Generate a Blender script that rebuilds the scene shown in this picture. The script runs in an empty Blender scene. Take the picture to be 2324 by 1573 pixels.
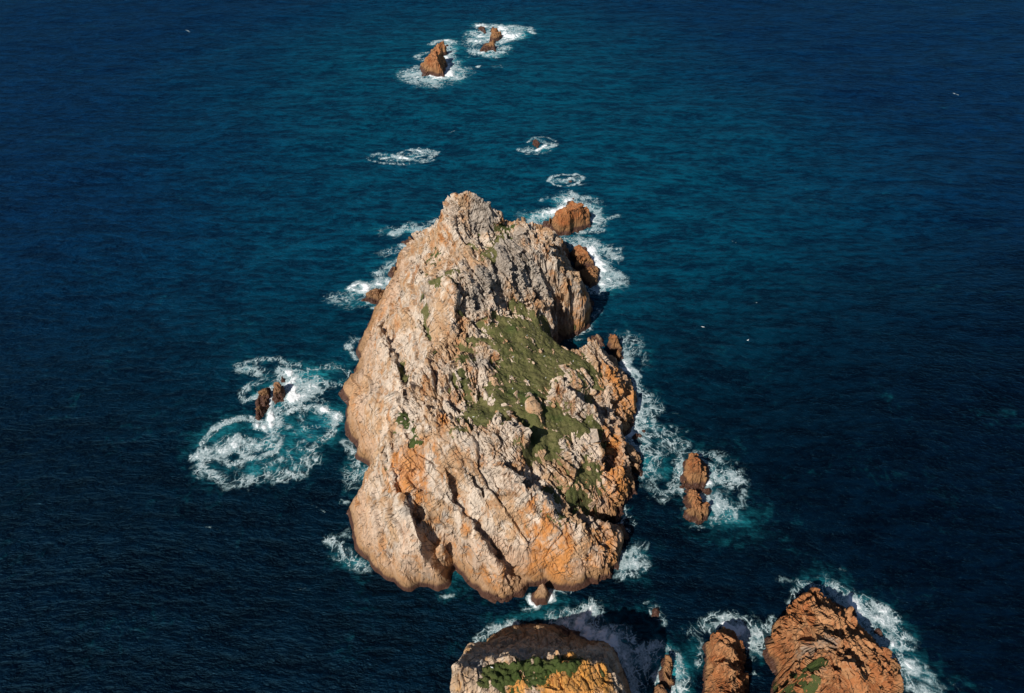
import bpy, math, numpy as np
from mathutils import Vector
from mathutils.geometry import delaunay_2d_cdt

# ------------------------------------------------------------ camera, sky, sun, exposure
SC = bpy.context.scene
PITCH, CAMH, LENS = math.radians(43.0), 150.0, 24.0
cam = bpy.data.cameras.new("camera"); cam.lens = LENS; cam.sensor_width = 36.0
cam.clip_start = 1.0; cam.clip_end = 60000.0
cam_o = bpy.data.objects.new("camera", cam); SC.collection.objects.link(cam_o)
cam_o.location = (0, 0, CAMH); cam_o.rotation_euler = (math.pi/2 - PITCH, 0, 0)
SC.camera = cam_o
SUN_EL, SUN_AZ = math.radians(45.0), math.radians(219.0)      # compass: 0 = +Y, clockwise
to_sun = Vector((math.sin(SUN_AZ)*math.cos(SUN_EL), math.cos(SUN_AZ)*math.cos(SUN_EL), math.sin(SUN_EL)))
W = bpy.data.worlds.new("World"); SC.world = W; W.use_nodes = True
nt = W.node_tree; nt.nodes.clear()
sky = nt.nodes.new("ShaderNodeTexSky"); sky.sky_type = 'NISHITA'; sky.sun_disc = False
sky.sun_elevation = SUN_EL; sky.sun_rotation = SUN_AZ; sky.altitude = 0; sky.air_density = 1.0; sky.dust_density = 0.3; sky.ozone_density = 3.0
bg = nt.nodes.new("ShaderNodeBackground"); bg.inputs[1].default_value = 0.05
wo = nt.nodes.new("ShaderNodeOutputWorld")
nt.links.new(sky.outputs[0], bg.inputs[0]); nt.links.new(bg.outputs[0], wo.inputs[0])
sl = bpy.data.lights.new("sun", 'SUN'); sl.energy = 5.0; sl.angle = math.radians(0.53); sl.color = (1.0, 0.95, 0.87)
so = bpy.data.objects.new("sun", sl); SC.collection.objects.link(so)
so.rotation_euler = to_sun.to_track_quat('Z', 'Y').to_euler()
SC.view_settings.view_transform = 'Standard'; SC.view_settings.look = 'None'
SC.view_settings.exposure = 0.18; SC.view_settings.gamma = 1.0
SC.cycles.max_bounces = 6; SC.cycles.transparent_max_bounces = 12

# ------------------------------------------------------------ photo pixel (2324 wide view) -> world
PW, PH = 2324.0, 1573.0
FPX = PW*LENS/36.0
cP, sP = math.cos(PITCH), math.sin(PITCH)
def ray(px, py):
    dx = (px-PW/2)/FPX; dy = (PH/2-py)/FPX
    return np.array([dx, cP+dy*sP, -sP+dy*cP])
def up(px, py, z=0.0):
    d = ray(px, py); t = (z-CAMH)/d[2]
    return d[0]*t, d[1]*t
def pxs(px, py, z=0.0):                       # metres per photo pixel there
    d = ray(px, py); return (z-CAMH)/d[2]/FPX
K = 2324.0/2500.0
def Z1(x, y): return (800+x/2.905)*K, (450+y/2.905)*K
def Z2(x, y): return (800+x/2.905)*K, (950+y/2.905)*K
def ZN(x, y): return (1300+x/5.243)*K, (440+y/5.243)*K          # north east rocks crop
def ZT(x, y): return (980+x/5.81)*K, (0+y/5.81)*K               # top rocks crop
def ZE(x, y): return (1400+x/4.494)*K, (1000+y/4.494)*K         # east stacks crop
def ZR(x, y): return (1600+x/2.905)*K, (1350+y/2.905)*K         # lower right crop
def ZF(x, y): return (1080+x/4.842)*K, (1500+y/4.842)*K         # foreground crop
def ZL(x, y): return (400+x/3.873)*K, (850+y/3.873)*K           # left swirl crop
def ZB(x, y): return (1000+x/2.905)*K, (1350+y/2.905)*K         # bottom crop
def D(x, y): return x, y

# ------------------------------------------------------------ noise
def h3(ix, iy, iz, seed):
    with np.errstate(over='ignore'):
        h = (ix.astype(np.int64).astype(np.uint32)*np.uint32(374761393)
             + iy.astype(np.int64).astype(np.uint32)*np.uint32(668265263)
             + iz.astype(np.int64).astype(np.uint32)*np.uint32(2147483647-54321)
             + np.uint32((seed*974711+12345) & 0xffffffff))
        h = (h ^ (h >> np.uint32(13)))*np.uint32(1274126177)
        h = (h ^ (h >> np.uint32(16)))*np.uint32(2246822519)
        h = h ^ (h >> np.uint32(15))
    return (h & np.uint32(0xffffff)).astype(np.float32)/np.float32(0xffffff)
def vn(x, y, z, seed=0):
    ix, iy, iz = np.floor(x), np.floor(y), np.floor(z)
    fx, fy, fz = x-ix, y-iy, z-iz
    fx = fx*fx*(3-2*fx); fy = fy*fy*(3-2*fy); fz = fz*fz*(3-2*fz)
    r = 0
    for a in (0, 1):
        for b in (0, 1):
            for c in (0, 1):
                w = (fx if a else 1-fx)*(fy if b else 1-fy)*(fz if c else 1-fz)
                r = r + w*h3(ix+a, iy+b, iz+c, seed)
    return r*2-1
def fbm(x, y, z, oct=4, seed=0, gain=0.5):
    r, a, t = 0, 1.0, 0
    for o in range(oct):
        r = r+a*vn(x, y, z, seed+o*17); t += a; a *= gain
        x, y, z = x*2.03+3.1, y*2.03+7.7, z*2.03+1.3
    return r/t
def worley(x, y, z, seed=0, jit=0.9, flat=False):
    ix, iy, iz = np.floor(x), np.floor(y), np.floor(z)
    n = x.shape
    F1 = np.full(n, 9., np.float32); F2 = np.full(n, 9., np.float32)
    ID = np.zeros(n, np.float32); CX = np.zeros(n, np.float32); CY = CX.copy(); CZ = CX.copy()
    for a in (-1, 0, 1):
        for b in (-1, 0, 1):
            for c in ((0,) if flat else (-1, 0, 1)):
                gx, gy, gz = ix+a, iy+b, iz+c
                px = a+0.5+(h3(gx, gy, gz, seed)-0.5)*jit-(x-ix)
                py = b+0.5+(h3(gx, gy, gz, seed+1)-0.5)*jit-(y-iy)
                pz = 0 if flat else c+0.5+(h3(gx, gy, gz, seed+2)-0.5)*jit-(z-iz)
                d = np.sqrt(px*px+py*py+pz*pz)
                m = d < F1
                F2 = np.where(m, F1, np.minimum(F2, d)); F1 = np.where(m, d, F1)
                ID = np.where(m, h3(gx, gy, gz, seed+3), ID)
                CX = np.where(m, px, CX); CY = np.where(m, py, CY)
                if not flat: CZ = np.where(m, pz, CZ)
    return F1, F2, ID, CX, CY, CZ
def sstep(a, b, x):
    t = np.clip((x-a)/(b-a), 0, 1); return t*t*(3-2*t)

# ------------------------------------------------------------ geometry helpers
def seg_dist(X, Y, pts, closed=False, vals=None):
    """distance to a polyline; with vals also the interpolated value at the nearest point"""
    n = len(pts); best = np.full(X.shape, 1e9, np.float32); bv = np.zeros(X.shape, np.float32)
    for i in range(n if closed else n-1):
        ax, ay = pts[i]; bx, by = pts[(i+1) % n]
        dx, dy = bx-ax, by-ay; L = dx*dx+dy*dy+1e-9
        t = np.clip(((X-ax)*dx+(Y-ay)*dy)/L, 0, 1)
        d = np.hypot(X-ax-t*dx, Y-ay-t*dy)
        if vals is not None:
            bv = np.where(d < best, vals[i]+(vals[(i+1) % n]-vals[i])*t, bv)
        best = np.minimum(best, d)
    return (best, bv) if vals is not None else best
def inside(X, Y, pts):
    r = np.zeros(X.shape, bool); n = len(pts)
    for i in range(n):
        ax, ay = pts[i]; bx, by = pts[(i+1) % n]
        c = ((ay > Y) != (by > Y)) & (X < (bx-ax)*(Y-ay)/((by-ay) if by != ay else 1e-9)+ax)
        r ^= c
    return r
def sdist(X, Y, pts):
    d = seg_dist(X, Y, pts, True); return np.where(inside(X, Y, pts), d, -d)
def blur(A, r):
    for _ in range(r):
        B = A.copy()
        B[1:-1] = (A[:-2]+A[1:-1]*2+A[2:])*0.25; A = B.copy()
        B[:, 1:-1] = (A[:, :-2]+A[:, 1:-1]*2+A[:, 2:])*0.25; A = B
    return A
def densify(pts, step):
    out = []
    for a, b in zip(pts[:-1], pts[1:]):
        n = max(1, int(math.dist(a[:2], b[:2])/step))
        for k in range(n):
            t = k/n; out.append(tuple(a[i]+(b[i]-a[i])*t for i in range(3)))
    out.append(tuple(pts[-1])); return out

def tag(o, label=None, cat=None, group=None, kind=None):
    if label: o['label'] = label
    if cat: o['category'] = cat
    if group: o['group'] = group
    if kind: o['kind'] = kind
    return o
def mesh_obj(name, V, Fc, mat, attrs=None, smooth=True, origin=None):
    V = np.asarray(V, np.float32)
    if origin is None: origin = (float(V[:, 0].mean()), float(V[:, 1].mean()), 0.0)
    V = V-np.array(origin, np.float32)
    me = bpy.data.meshes.new(name)
    me.vertices.add(len(V)); me.vertices.foreach_set("co", V.ravel())
    Fc = np.asarray(Fc, np.int32); k = Fc.shape[1]
    me.loops.add(Fc.size); me.loops.foreach_set("vertex_index", Fc.ravel())
    me.polygons.add(len(Fc)); me.polygons.foreach_set("loop_start", np.arange(0, Fc.size, k, dtype=np.int32))
    try: me.polygons.foreach_set("loop_total", np.full(len(Fc), k, np.int32))
    except Exception: pass
    me.update(calc_edges=True)
    me.polygons.foreach_set("use_smooth", np.full(len(Fc), smooth))
    for nme, a in (attrs or {}).items():
        if a.ndim == 1:
            at = me.attributes.new(nme, 'FLOAT', 'POINT'); at.data.foreach_set("value", a.astype(np.float32))
        else:
            at = me.attributes.new(nme, 'FLOAT_VECTOR', 'POINT'); at.data.foreach_set("vector", a.astype(np.float32).ravel())
    me.materials.append(mat)
    o = bpy.data.objects.new(name, me); SC.collection.objects.link(o); o.location = origin
    return o
def grid_faces(ny, nx, keep):
    idx = np.arange(ny*nx).reshape(ny, nx)
    a, b, c, d = idx[:-1, :-1], idx[:-1, 1:], idx[1:, 1:], idx[1:, :-1]
    k = keep[:-1, :-1] | keep[:-1, 1:] | keep[1:, 1:] | keep[1:, :-1]
    F = np.stack([a[k], b[k], c[k], d[k]], 1)
    used = np.unique(F); remap = np.full(ny*nx, -1, np.int32); remap[used] = np.arange(len(used))
    return remap[F], used

# ------------------------------------------------------------ waves (shared by sea and foam)
rw = np.random.RandomState(5); WAVES = []
for i in range(26):
    lam = 7*(1.13**i); lam = min(lam, 95)
    ang = math.radians(112+rw.normal(0, 26)); A = 0.0075*lam**0.85
    WAVES.append((2*math.pi/lam*math.cos(ang), 2*math.pi/lam*math.sin(ang), rw.uniform(0, 6.28), min(A, .17)))
def wave(X, Y):
    z = np.zeros(X.shape, np.float32)
    for kx, ky, ph, A in WAVES: z += A*np.sin(kx*X+ky*Y+ph)
    return z*0.55

# ------------------------------------------------------------ material builders
class NB:
    def __init__(s, name):
        s.m = bpy.data.materials.new(name); s.m.use_nodes = True; s.t = s.m.node_tree
        s.t.nodes.clear(); s.out = s.t.nodes.new("ShaderNodeOutputMaterial")
    def n(s, typ, **kw):
        nd = s.t.nodes.new("ShaderNode"+typ)
        for k, v in kw.items():
            if k.startswith('i_'):
                key = k[2:]; key = int(key) if key.isdigit() else key.replace('_', ' ')
                s.set(nd.inputs[key], v)
            else: setattr(nd, k, v)
        return nd
    def set(s, inp, v):
        if isinstance(v, bpy.types.NodeSocket): s.t.links.new(v, inp)
        else: inp.default_value = v
    def math(s, op, a, b=0.0, c=None):
        nd = s.n("Math", operation=op); s.set(nd.inputs[0], a); s.set(nd.inputs[1], b)
        if c is not None: s.set(nd.inputs[2], c)
        return nd.outputs[0]
    def rng(s, v, a, b, c=0.0, d=1.0, smooth=True):
        nd = s.n("MapRange"); nd.interpolation_type = 'SMOOTHSTEP' if smooth else 'LINEAR'
        s.set(nd.inputs[0], v)
        for i, q in enumerate((a, b, c, d)): s.set(nd.inputs[i+1], q)
        return nd.outputs[0]
    def mix(s, f, a, b, blend='MIX'):
        nd = s.n("Mix"); nd.data_type = 'RGBA'; nd.blend_type = blend
        s.set(nd.inputs[0], f)
        for i, q in ((6, a), (7, b)):
            if isinstance(q, tuple) and len(q) == 3: q = q+(1.0,)
            s.set(nd.inputs[i], q)
        return nd.outputs[2]
    def noise(s, vec, scale, detail=4, rough=0.55, dist=0.0):
        nd = s.n("TexNoise"); s.set(nd.inputs['Vector'], vec); nd.inputs['Scale'].default_value = scale
        nd.inputs['Detail'].default_value = detail; nd.inputs['Roughness'].default_value = rough
        nd.inputs['Distortion'].default_value = dist
        return nd.outputs[0]
    def attr(s, name):
        nd = s.n("Attribute"); nd.attribute_name = name; return nd
    def mapping(s, vec, rot=(0, 0, 0), scale=(1, 1, 1)):
        nd = s.n("Mapping"); s.set(nd.inputs[0], vec); nd.inputs[2].default_value = rot; nd.inputs[3].default_value = scale
        return nd.outputs[0]

def rock_material(name, pale, mid, rust, grey, rust_amt=0.0, grey_amt=0.0, stain_c=(0.50, 0.185, 0.025)):
    b = NB(name); geo = b.n("NewGeometry"); P = geo.outputs['Position']
    sep = b.n("SeparateXYZ"); b.set(sep.inputs[0], P); z = sep.outputs[2]
    stv = b.mapping(P, rot=(0.3, 0.5, 0.42), scale=(1.0, 0.28, 0.8))
    n1 = b.noise(P, 0.09, 5, 0.6, 0.6)
    n2 = b.noise(stv, 0.35, 6, 0.62, 0.4)
    n3 = b.noise(P, 1.3, 6, 0.7)
    n4 = b.noise(stv, 2.2, 5, 0.7, 0.3)
    cell = b.attr("cell").outputs['Fac']; stain = b.attr("stain").outputs['Fac']; greyA = b.attr("grey").outputs['Fac']
    v = b.math('ADD', b.math('MULTIPLY', n1, 0.7), b.math('MULTIPLY', n2, 0.6))
    v = b.math('ADD', v, b.math('MULTIPLY', b.math('SUBTRACT', cell, 0.5), 0.22))
    c = b.mix(b.rng(v, 0.58, 0.74), pale, mid)
    c = b.mix(b.rng(b.noise(stv, 0.8, 5, 0.7, 0.8), 0.56, 0.72, 0.0, 0.6), c, tuple(min(1, q*1.5+0.04) for q in pale))
    fr = b.rng(b.math('ADD', n2, b.math('MULTIPLY', n4, 0.35)), 0.74-rust_amt, 0.98-rust_amt)
    c = b.mix(b.math('MULTIPLY', fr, 0.75), c, rust)
    zl = b.math('ADD', z, b.math('MULTIPLY', b.math('SUBTRACT', n1, 0.5), 26.0)); zl = b.math('ADD', zl, b.math('MULTIPLY', b.math('SUBTRACT', n2, 0.5), 9.0))
    c = b.mix(b.rng(zl, 2.0, 17.0, 0.65, 0.0), c, b.mix(n4, tuple(.7*q+.3*w for q, w in zip(mid, rust)), tuple(.2*q+.8*w for q, w in zip(mid, rust))))
    fs = b.math('ADD', stain, b.math('MULTIPLY', b.math('SUBTRACT', n3, 0.5), 1.0)); fs = b.rng(b.math('ADD', fs, b.math('MULTIPLY', b.math('SUBTRACT', n2, 0.5), 1.8)), 0.35, 0.95)
    c = b.mix(b.math('MULTIPLY', fs, 0.85), c, b.mix(n4, stain_c, (0.36, 0.16, 0.06)))
    fg = b.rng(b.math('ADD', b.math('ADD', greyA, b.math('MULTIPLY', n3, 0.7)), b.math('MULTIPLY', b.math('SUBTRACT', n1, 0.5), 0.8)), 0.78-grey_amt, 1.1-grey_amt)
    c = b.mix(b.math('MULTIPLY', fg, 0.88), c, grey)
    # per block value and fine mineral mottling
    val = b.math('ADD', 0.74, b.math('MULTIPLY', cell, 0.52)); val = b.math('ADD', val, b.math('MULTIPLY', b.math('SUBTRACT', n4, 0.5), 1.25)); val = b.math('ADD', val, b.math('MULTIPLY', b.math('SUBTRACT', n3, 0.5), 0.7))
    vv = b.n("CombineXYZ"); 
    for i in range(3): b.set(vv.inputs[i], val)
    c = b.mix(1.0, c, vv.outputs[0], 'MULTIPLY')
    # thin dark joints: two families of long broken cracks
    wn = b.noise(P, 0.12, 3, 0.5); wn2 = b.noise(P, 0.9, 3, 0.6)
    def family(nx, ny, nz, sp, wid, lo, hi, msc):
        dt = b.n("VectorMath", operation='DOT_PRODUCT'); b.set(dt.inputs[0], P); dt.inputs[1].default_value = (nx/sp, ny/sp, nz/sp)
        q = b.math('ADD', dt.outputs['Value'], b.math('MULTIPLY', wn, 2.6)); q = b.math('ADD', q, b.math('MULTIPLY', wn2, 0.5))
        d = b.math('ABSOLUTE', b.math('SUBTRACT', b.math('FRACT', q), 0.5))
        return b.math('MULTIPLY', b.rng(d, 0.0, wid, 1.0, 0.0), b.rng(b.noise(P, msc, 3, 0.6), lo, hi))
    j1 = family(-0.66, 0.75, 0.15, 2.8, 0.05, 0.47, 0.58, 0.22)
    j2 = family(0.92, 0.40, 0.30, 2.3, 0.055, 0.49, 0.60, 0.20)
    j3 = family(-0.50, 0.85, 0.3, 1.0, 0.09, 0.49, 0.62, 0.33)
    joint = b.math('MAXIMUM', j1, b.math('MAXIMUM', j2, j3))
    c = b.mix(b.math('MULTIPLY', joint, 0.7), c, (0.075, 0.055, 0.035))
    # sea-worn ochre skirt, then the dark algae band at the tide line
    zn = b.math('ADD', z, b.math('MULTIPLY', b.math('SUBTRACT', n1, 0.5), 9.0))
    zn = b.math('ADD', zn, b.math('MULTIPLY', b.math('SUBTRACT', n3, 0.5), 2.0))
    c = b.mix(b.rng(zn, 1.5, 6.5, 0.85, 0.0), c, b.mix(n3, (0.30, 0.175, 0.085), (0.20, 0.105, 0.045)))
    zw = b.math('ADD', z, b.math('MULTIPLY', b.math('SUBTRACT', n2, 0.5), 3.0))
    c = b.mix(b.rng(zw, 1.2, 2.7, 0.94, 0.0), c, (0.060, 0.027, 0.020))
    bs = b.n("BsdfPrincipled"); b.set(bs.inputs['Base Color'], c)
    b.set(bs.inputs['Roughness'], b.rng(zw, 0.5, 1.8, 0.4, 0.88)); bs.inputs['Specular IOR Level'].default_value = 0.25
    h = b.math('ADD', b.math('MULTIPLY', n3, 0.30), b.math('MULTIPLY', n4, 0.35))
    h = b.math('ADD', h, b.math('MULTIPLY', b.noise(P, 5.0, 3, 0.6), 0.15))
    h = b.math('MULTIPLY', h, b.math('ADD', 0.45, b.math('MULTIPLY', b.attr('rgh').outputs['Fac'], 0.6)))
    h = b.math('SUBTRACT', h, b.math('MULTIPLY', joint, 0.75))
    bp = b.n("Bump"); bp.inputs['Strength'].default_value = 0.75; bp.inputs['Distance'].default_value = 0.55
    b.set(bp.inputs['Height'], h); b.set(bs.inputs['Normal'], bp.outputs[0])
    b.t.links.new(bs.outputs[0], b.out.inputs[0]); return b.m
PALE = rock_material("pale_quartzite", (0.50, 0.41, 0.325), (0.35, 0.225, 0.13), (0.36, 0.15, 0.05), (0.300, 0.262, 0.222), 0.07, 0.10)
RUST = rock_material("rusty_quartzite", (0.38, 0.195, 0.09), (0.30, 0.12, 0.043), (0.26, 0.08, 0.026), (0.26, 0.20, 0.15), 0.12, -0.1)
DARK = rock_material("wet_brown_rock", (0.25, 0.15, 0.085), (0.19, 0.10, 0.055), (0.20, 0.08, 0.04), (0.16, 0.12, 0.09), 0.1, -0.1)
LICH = rock_material("lichen_rock", (0.46, 0.36, 0.27), (0.33, 0.23, 0.15), (0.40, 0.19, 0.03), (0.28, 0.25, 0.22), 0.02, 0.05, (0.62, 0.27, 0.012))

def grass_material():
    b = NB("turf"); geo = b.n("NewGeometry"); P = geo.outputs['Position']
    n1 = b.noise(P, 0.16, 5, 0.65, 0.5); n2 = b.noise(P, 1.1, 5, 0.7); n3 = b.noise(P, 4.0, 4, 0.7)
    c = b.mix(b.rng(n1, 0.36, 0.62), (0.052, 0.066, 0.016), (0.108, 0.105, 0.036))
    c = b.mix(b.rng(n2, 0.35, 0.7), c, (0.150, 0.135, 0.055))
    c = b.mix(b.rng(n3, 0.5, 0.75, 0.0, 0.7), c, (0.20, 0.16, 0.085))
    c = b.mix(b.rng(b.math('ADD', n2, b.math('MULTIPLY', b.attr("lush").outputs['Fac'], 0.5)), 0.6, 0.9, 0.0, 0.75), c, (0.032, 0.060, 0.012))
    vo = b.n("TexVoronoi"); b.set(vo.inputs['Vector'], P); vo.inputs['Scale'].default_value = 0.9
    st = b.math('MULTIPLY', b.rng(b.math('ADD', vo.outputs['Distance'], b.math('MULTIPLY', n3, 0.25)), 0.22, 0.30, 1.0, 0.0), b.rng(b.noise(P, 0.25, 3, 0.6), 0.47, 0.56))
    c = b.mix(b.math('MULTIPLY', st, b.math('SUBTRACT', 0.9, b.attr("lush").outputs['Fac'])), c, (0.40, 0.33, 0.26))
    bs = b.n("BsdfPrincipled"); b.set(bs.inputs['Base Color'], c); bs.inputs['Roughness'].default_value = 0.9
    bs.inputs['Specular IOR Level'].default_value = 0.15
    bp = b.n("Bump"); bp.inputs['Strength'].default_value = 0.9; bp.inputs['Distance'].default_value = 0.5
    b.set(bp.inputs['Height'], b.math('ADD', n2, b.math('MULTIPLY', n3, 0.5))); b.set(bs.inputs['Normal'], bp.outputs[0])
    b.t.links.new(bs.outputs[0], b.out.inputs[0]); return b.m
TURF = grass_material()

def sea_material():
    b = NB("sea_water"); geo = b.n("NewGeometry"); P = geo.outputs['Position']
    shelf = b.attr("shelf").outputs['Fac']; aer = b.attr("aer").outputs['Fac']
    n1 = b.noise(P, 0.010, 4, 0.6, 0.8); n2 = b.noise(P, 0.05, 5, 0.6, 0.5)
    f = b.math('ADD', shelf, b.math('MULTIPLY', b.math('SUBTRACT', n1, 0.5), 0.35)); dimmed = b.attr('dimmed').outputs['Fac']
    c = b.mix(b.rng(f, 0.05, 0.95), (0.0003, 0.014, 0.050), (0.0004, 0.053, 0.090))
    c = b.mix(b.math('MULTIPLY', b.rng(n2, 0.35, 0.75), 0.12), c, (0.0008, 0.008, 0.024))
    c = b.mix(dimmed, c, (0.0002, 0.0020, 0.0078))  # edge darkening painted into the nearer water's colour
    c = b.mix(b.rng(b.math('ADD', aer, b.math('MULTIPLY', b.math('ADD', b.math('SUBTRACT', n2, 0.5), b.math('SUBTRACT', b.noise(P, 0.35, 4, 0.65, 0.8), 0.52)), 0.9)), 0.08, 1.0, 0.0, 0.9), c, (0.016, 0.23, 0.27))
    # wind sea: short ripples, a chop and a longer oblique swell train, crests stretched sideways
    wv0 = b.n("TexNoise"); b.set(wv0.inputs['Vector'], P); wv0.inputs['Scale'].default_value = 0.006; wv0.inputs['Detail'].default_value = 2
    wp0 = b.n("VectorMath", operation='MULTIPLY_ADD'); b.set(wp0.inputs[0], wv0.outputs[1]); wp0.inputs[1].default_value = (26, 26, 0); b.set(wp0.inputs[2], P)
    PP = wp0.outputs[0]
    r1 = b.mapping(PP, rot=(0, 0, math.radians(8)), scale=(0.45, 1.0, 1.0))
    r2 = b.mapping(PP, rot=(0, 0, math.radians(24)), scale=(0.27, 1.0, 1.0))
    r3 = b.mapping(PP, rot=(0, 0, math.radians(-14)), scale=(0.55, 1.0, 1.0))
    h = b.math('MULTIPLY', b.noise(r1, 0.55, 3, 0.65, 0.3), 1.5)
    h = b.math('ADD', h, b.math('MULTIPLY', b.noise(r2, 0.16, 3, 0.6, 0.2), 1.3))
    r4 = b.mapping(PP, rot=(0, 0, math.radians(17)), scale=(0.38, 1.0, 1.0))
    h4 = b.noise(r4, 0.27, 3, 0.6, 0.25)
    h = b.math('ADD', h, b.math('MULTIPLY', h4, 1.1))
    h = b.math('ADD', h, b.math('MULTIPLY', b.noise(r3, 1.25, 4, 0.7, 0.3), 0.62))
    bp = b.n("Bump"); bp.inputs['Strength'].default_value = 1.0; bp.inputs['Distance'].default_value = 0.7
    b.set(bp.inputs['Height'], h)
    c = b.mix(b.rng(h, 1.92, 2.55, 1.0, 0.0), c, b.mix(1.0, c, (0.2, 0.25, 0.34), 'MULTIPLY'))  # wave shading painted in: troughs get a darker colour
    c = b.mix(b.rng(h, 2.35, 2.75, 0.0, 0.5), c, b.mix(1.0, c, (1.0, 1.55, 1.5), 'MULTIPLY'))  # crests painted lighter, standing in for light on the waves
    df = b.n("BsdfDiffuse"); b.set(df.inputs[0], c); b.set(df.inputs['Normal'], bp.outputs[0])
    gl = b.n("BsdfGlossy"); gl.inputs[0].default_value = (0.18, 0.52, 0.76, 1); gl.inputs['Roughness'].default_value = 0.34
    b.set(gl.inputs['Normal'], bp.outputs[0])
    fr = b.n("Fresnel"); fr.inputs[0].default_value = 1.33; b.set(fr.inputs[1], bp.outputs[0])
    mx = b.n("MixShader"); b.set(mx.inputs[0], b.math('MULTIPLY', fr.outputs[0], 0.47)); b.set(mx.inputs[1], df.outputs[0]); b.set(mx.inputs[2], gl.outputs[0])
    b.t.links.new(mx.outputs[0], b.out.inputs[0]); return b.m
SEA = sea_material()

def foam_material():
    b = NB("sea_foam"); geo = b.n("NewGeometry"); P = geo.outputs['Position']
    a = b.attr("alpha").outputs['Fac']; n = b.noise(P, 2.2, 6, 0.75)
    a2 = b.rng(b.math('ADD', a, b.math('MULTIPLY', b.math('MULTIPLY', b.math('SUBTRACT', n, 0.5), b.math('MINIMUM', b.math('MULTIPLY', a, 3.0), 1.0)), 0.8)), 0.05, 0.95)
    bs = b.n("BsdfPrincipled"); b.set(bs.inputs['Base Color'], b.mix(a2, (0.30, 0.56, 0.60), (0.80, 0.83, 0.84)))
    bs.inputs['Roughness'].default_value = 0.8
    bp = b.n("Bump"); bp.inputs['Strength'].default_value = 0.7; bp.inputs['Distance'].default_value = 0.5
    b.set(bp.inputs['Height'], b.math('ADD', n, a)); b.set(bs.inputs['Normal'], bp.outputs[0])
    tr = b.n("BsdfTransparent"); mx = b.n("MixShader")
    b.set(mx.inputs[0], a2); b.set(mx.inputs[1], tr.outputs[0]); b.set(mx.inputs[2], bs.outputs[0])
    b.t.links.new(mx.outputs[0], b.out.inputs[0]); return b.m
FOAM = foam_material()

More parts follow.
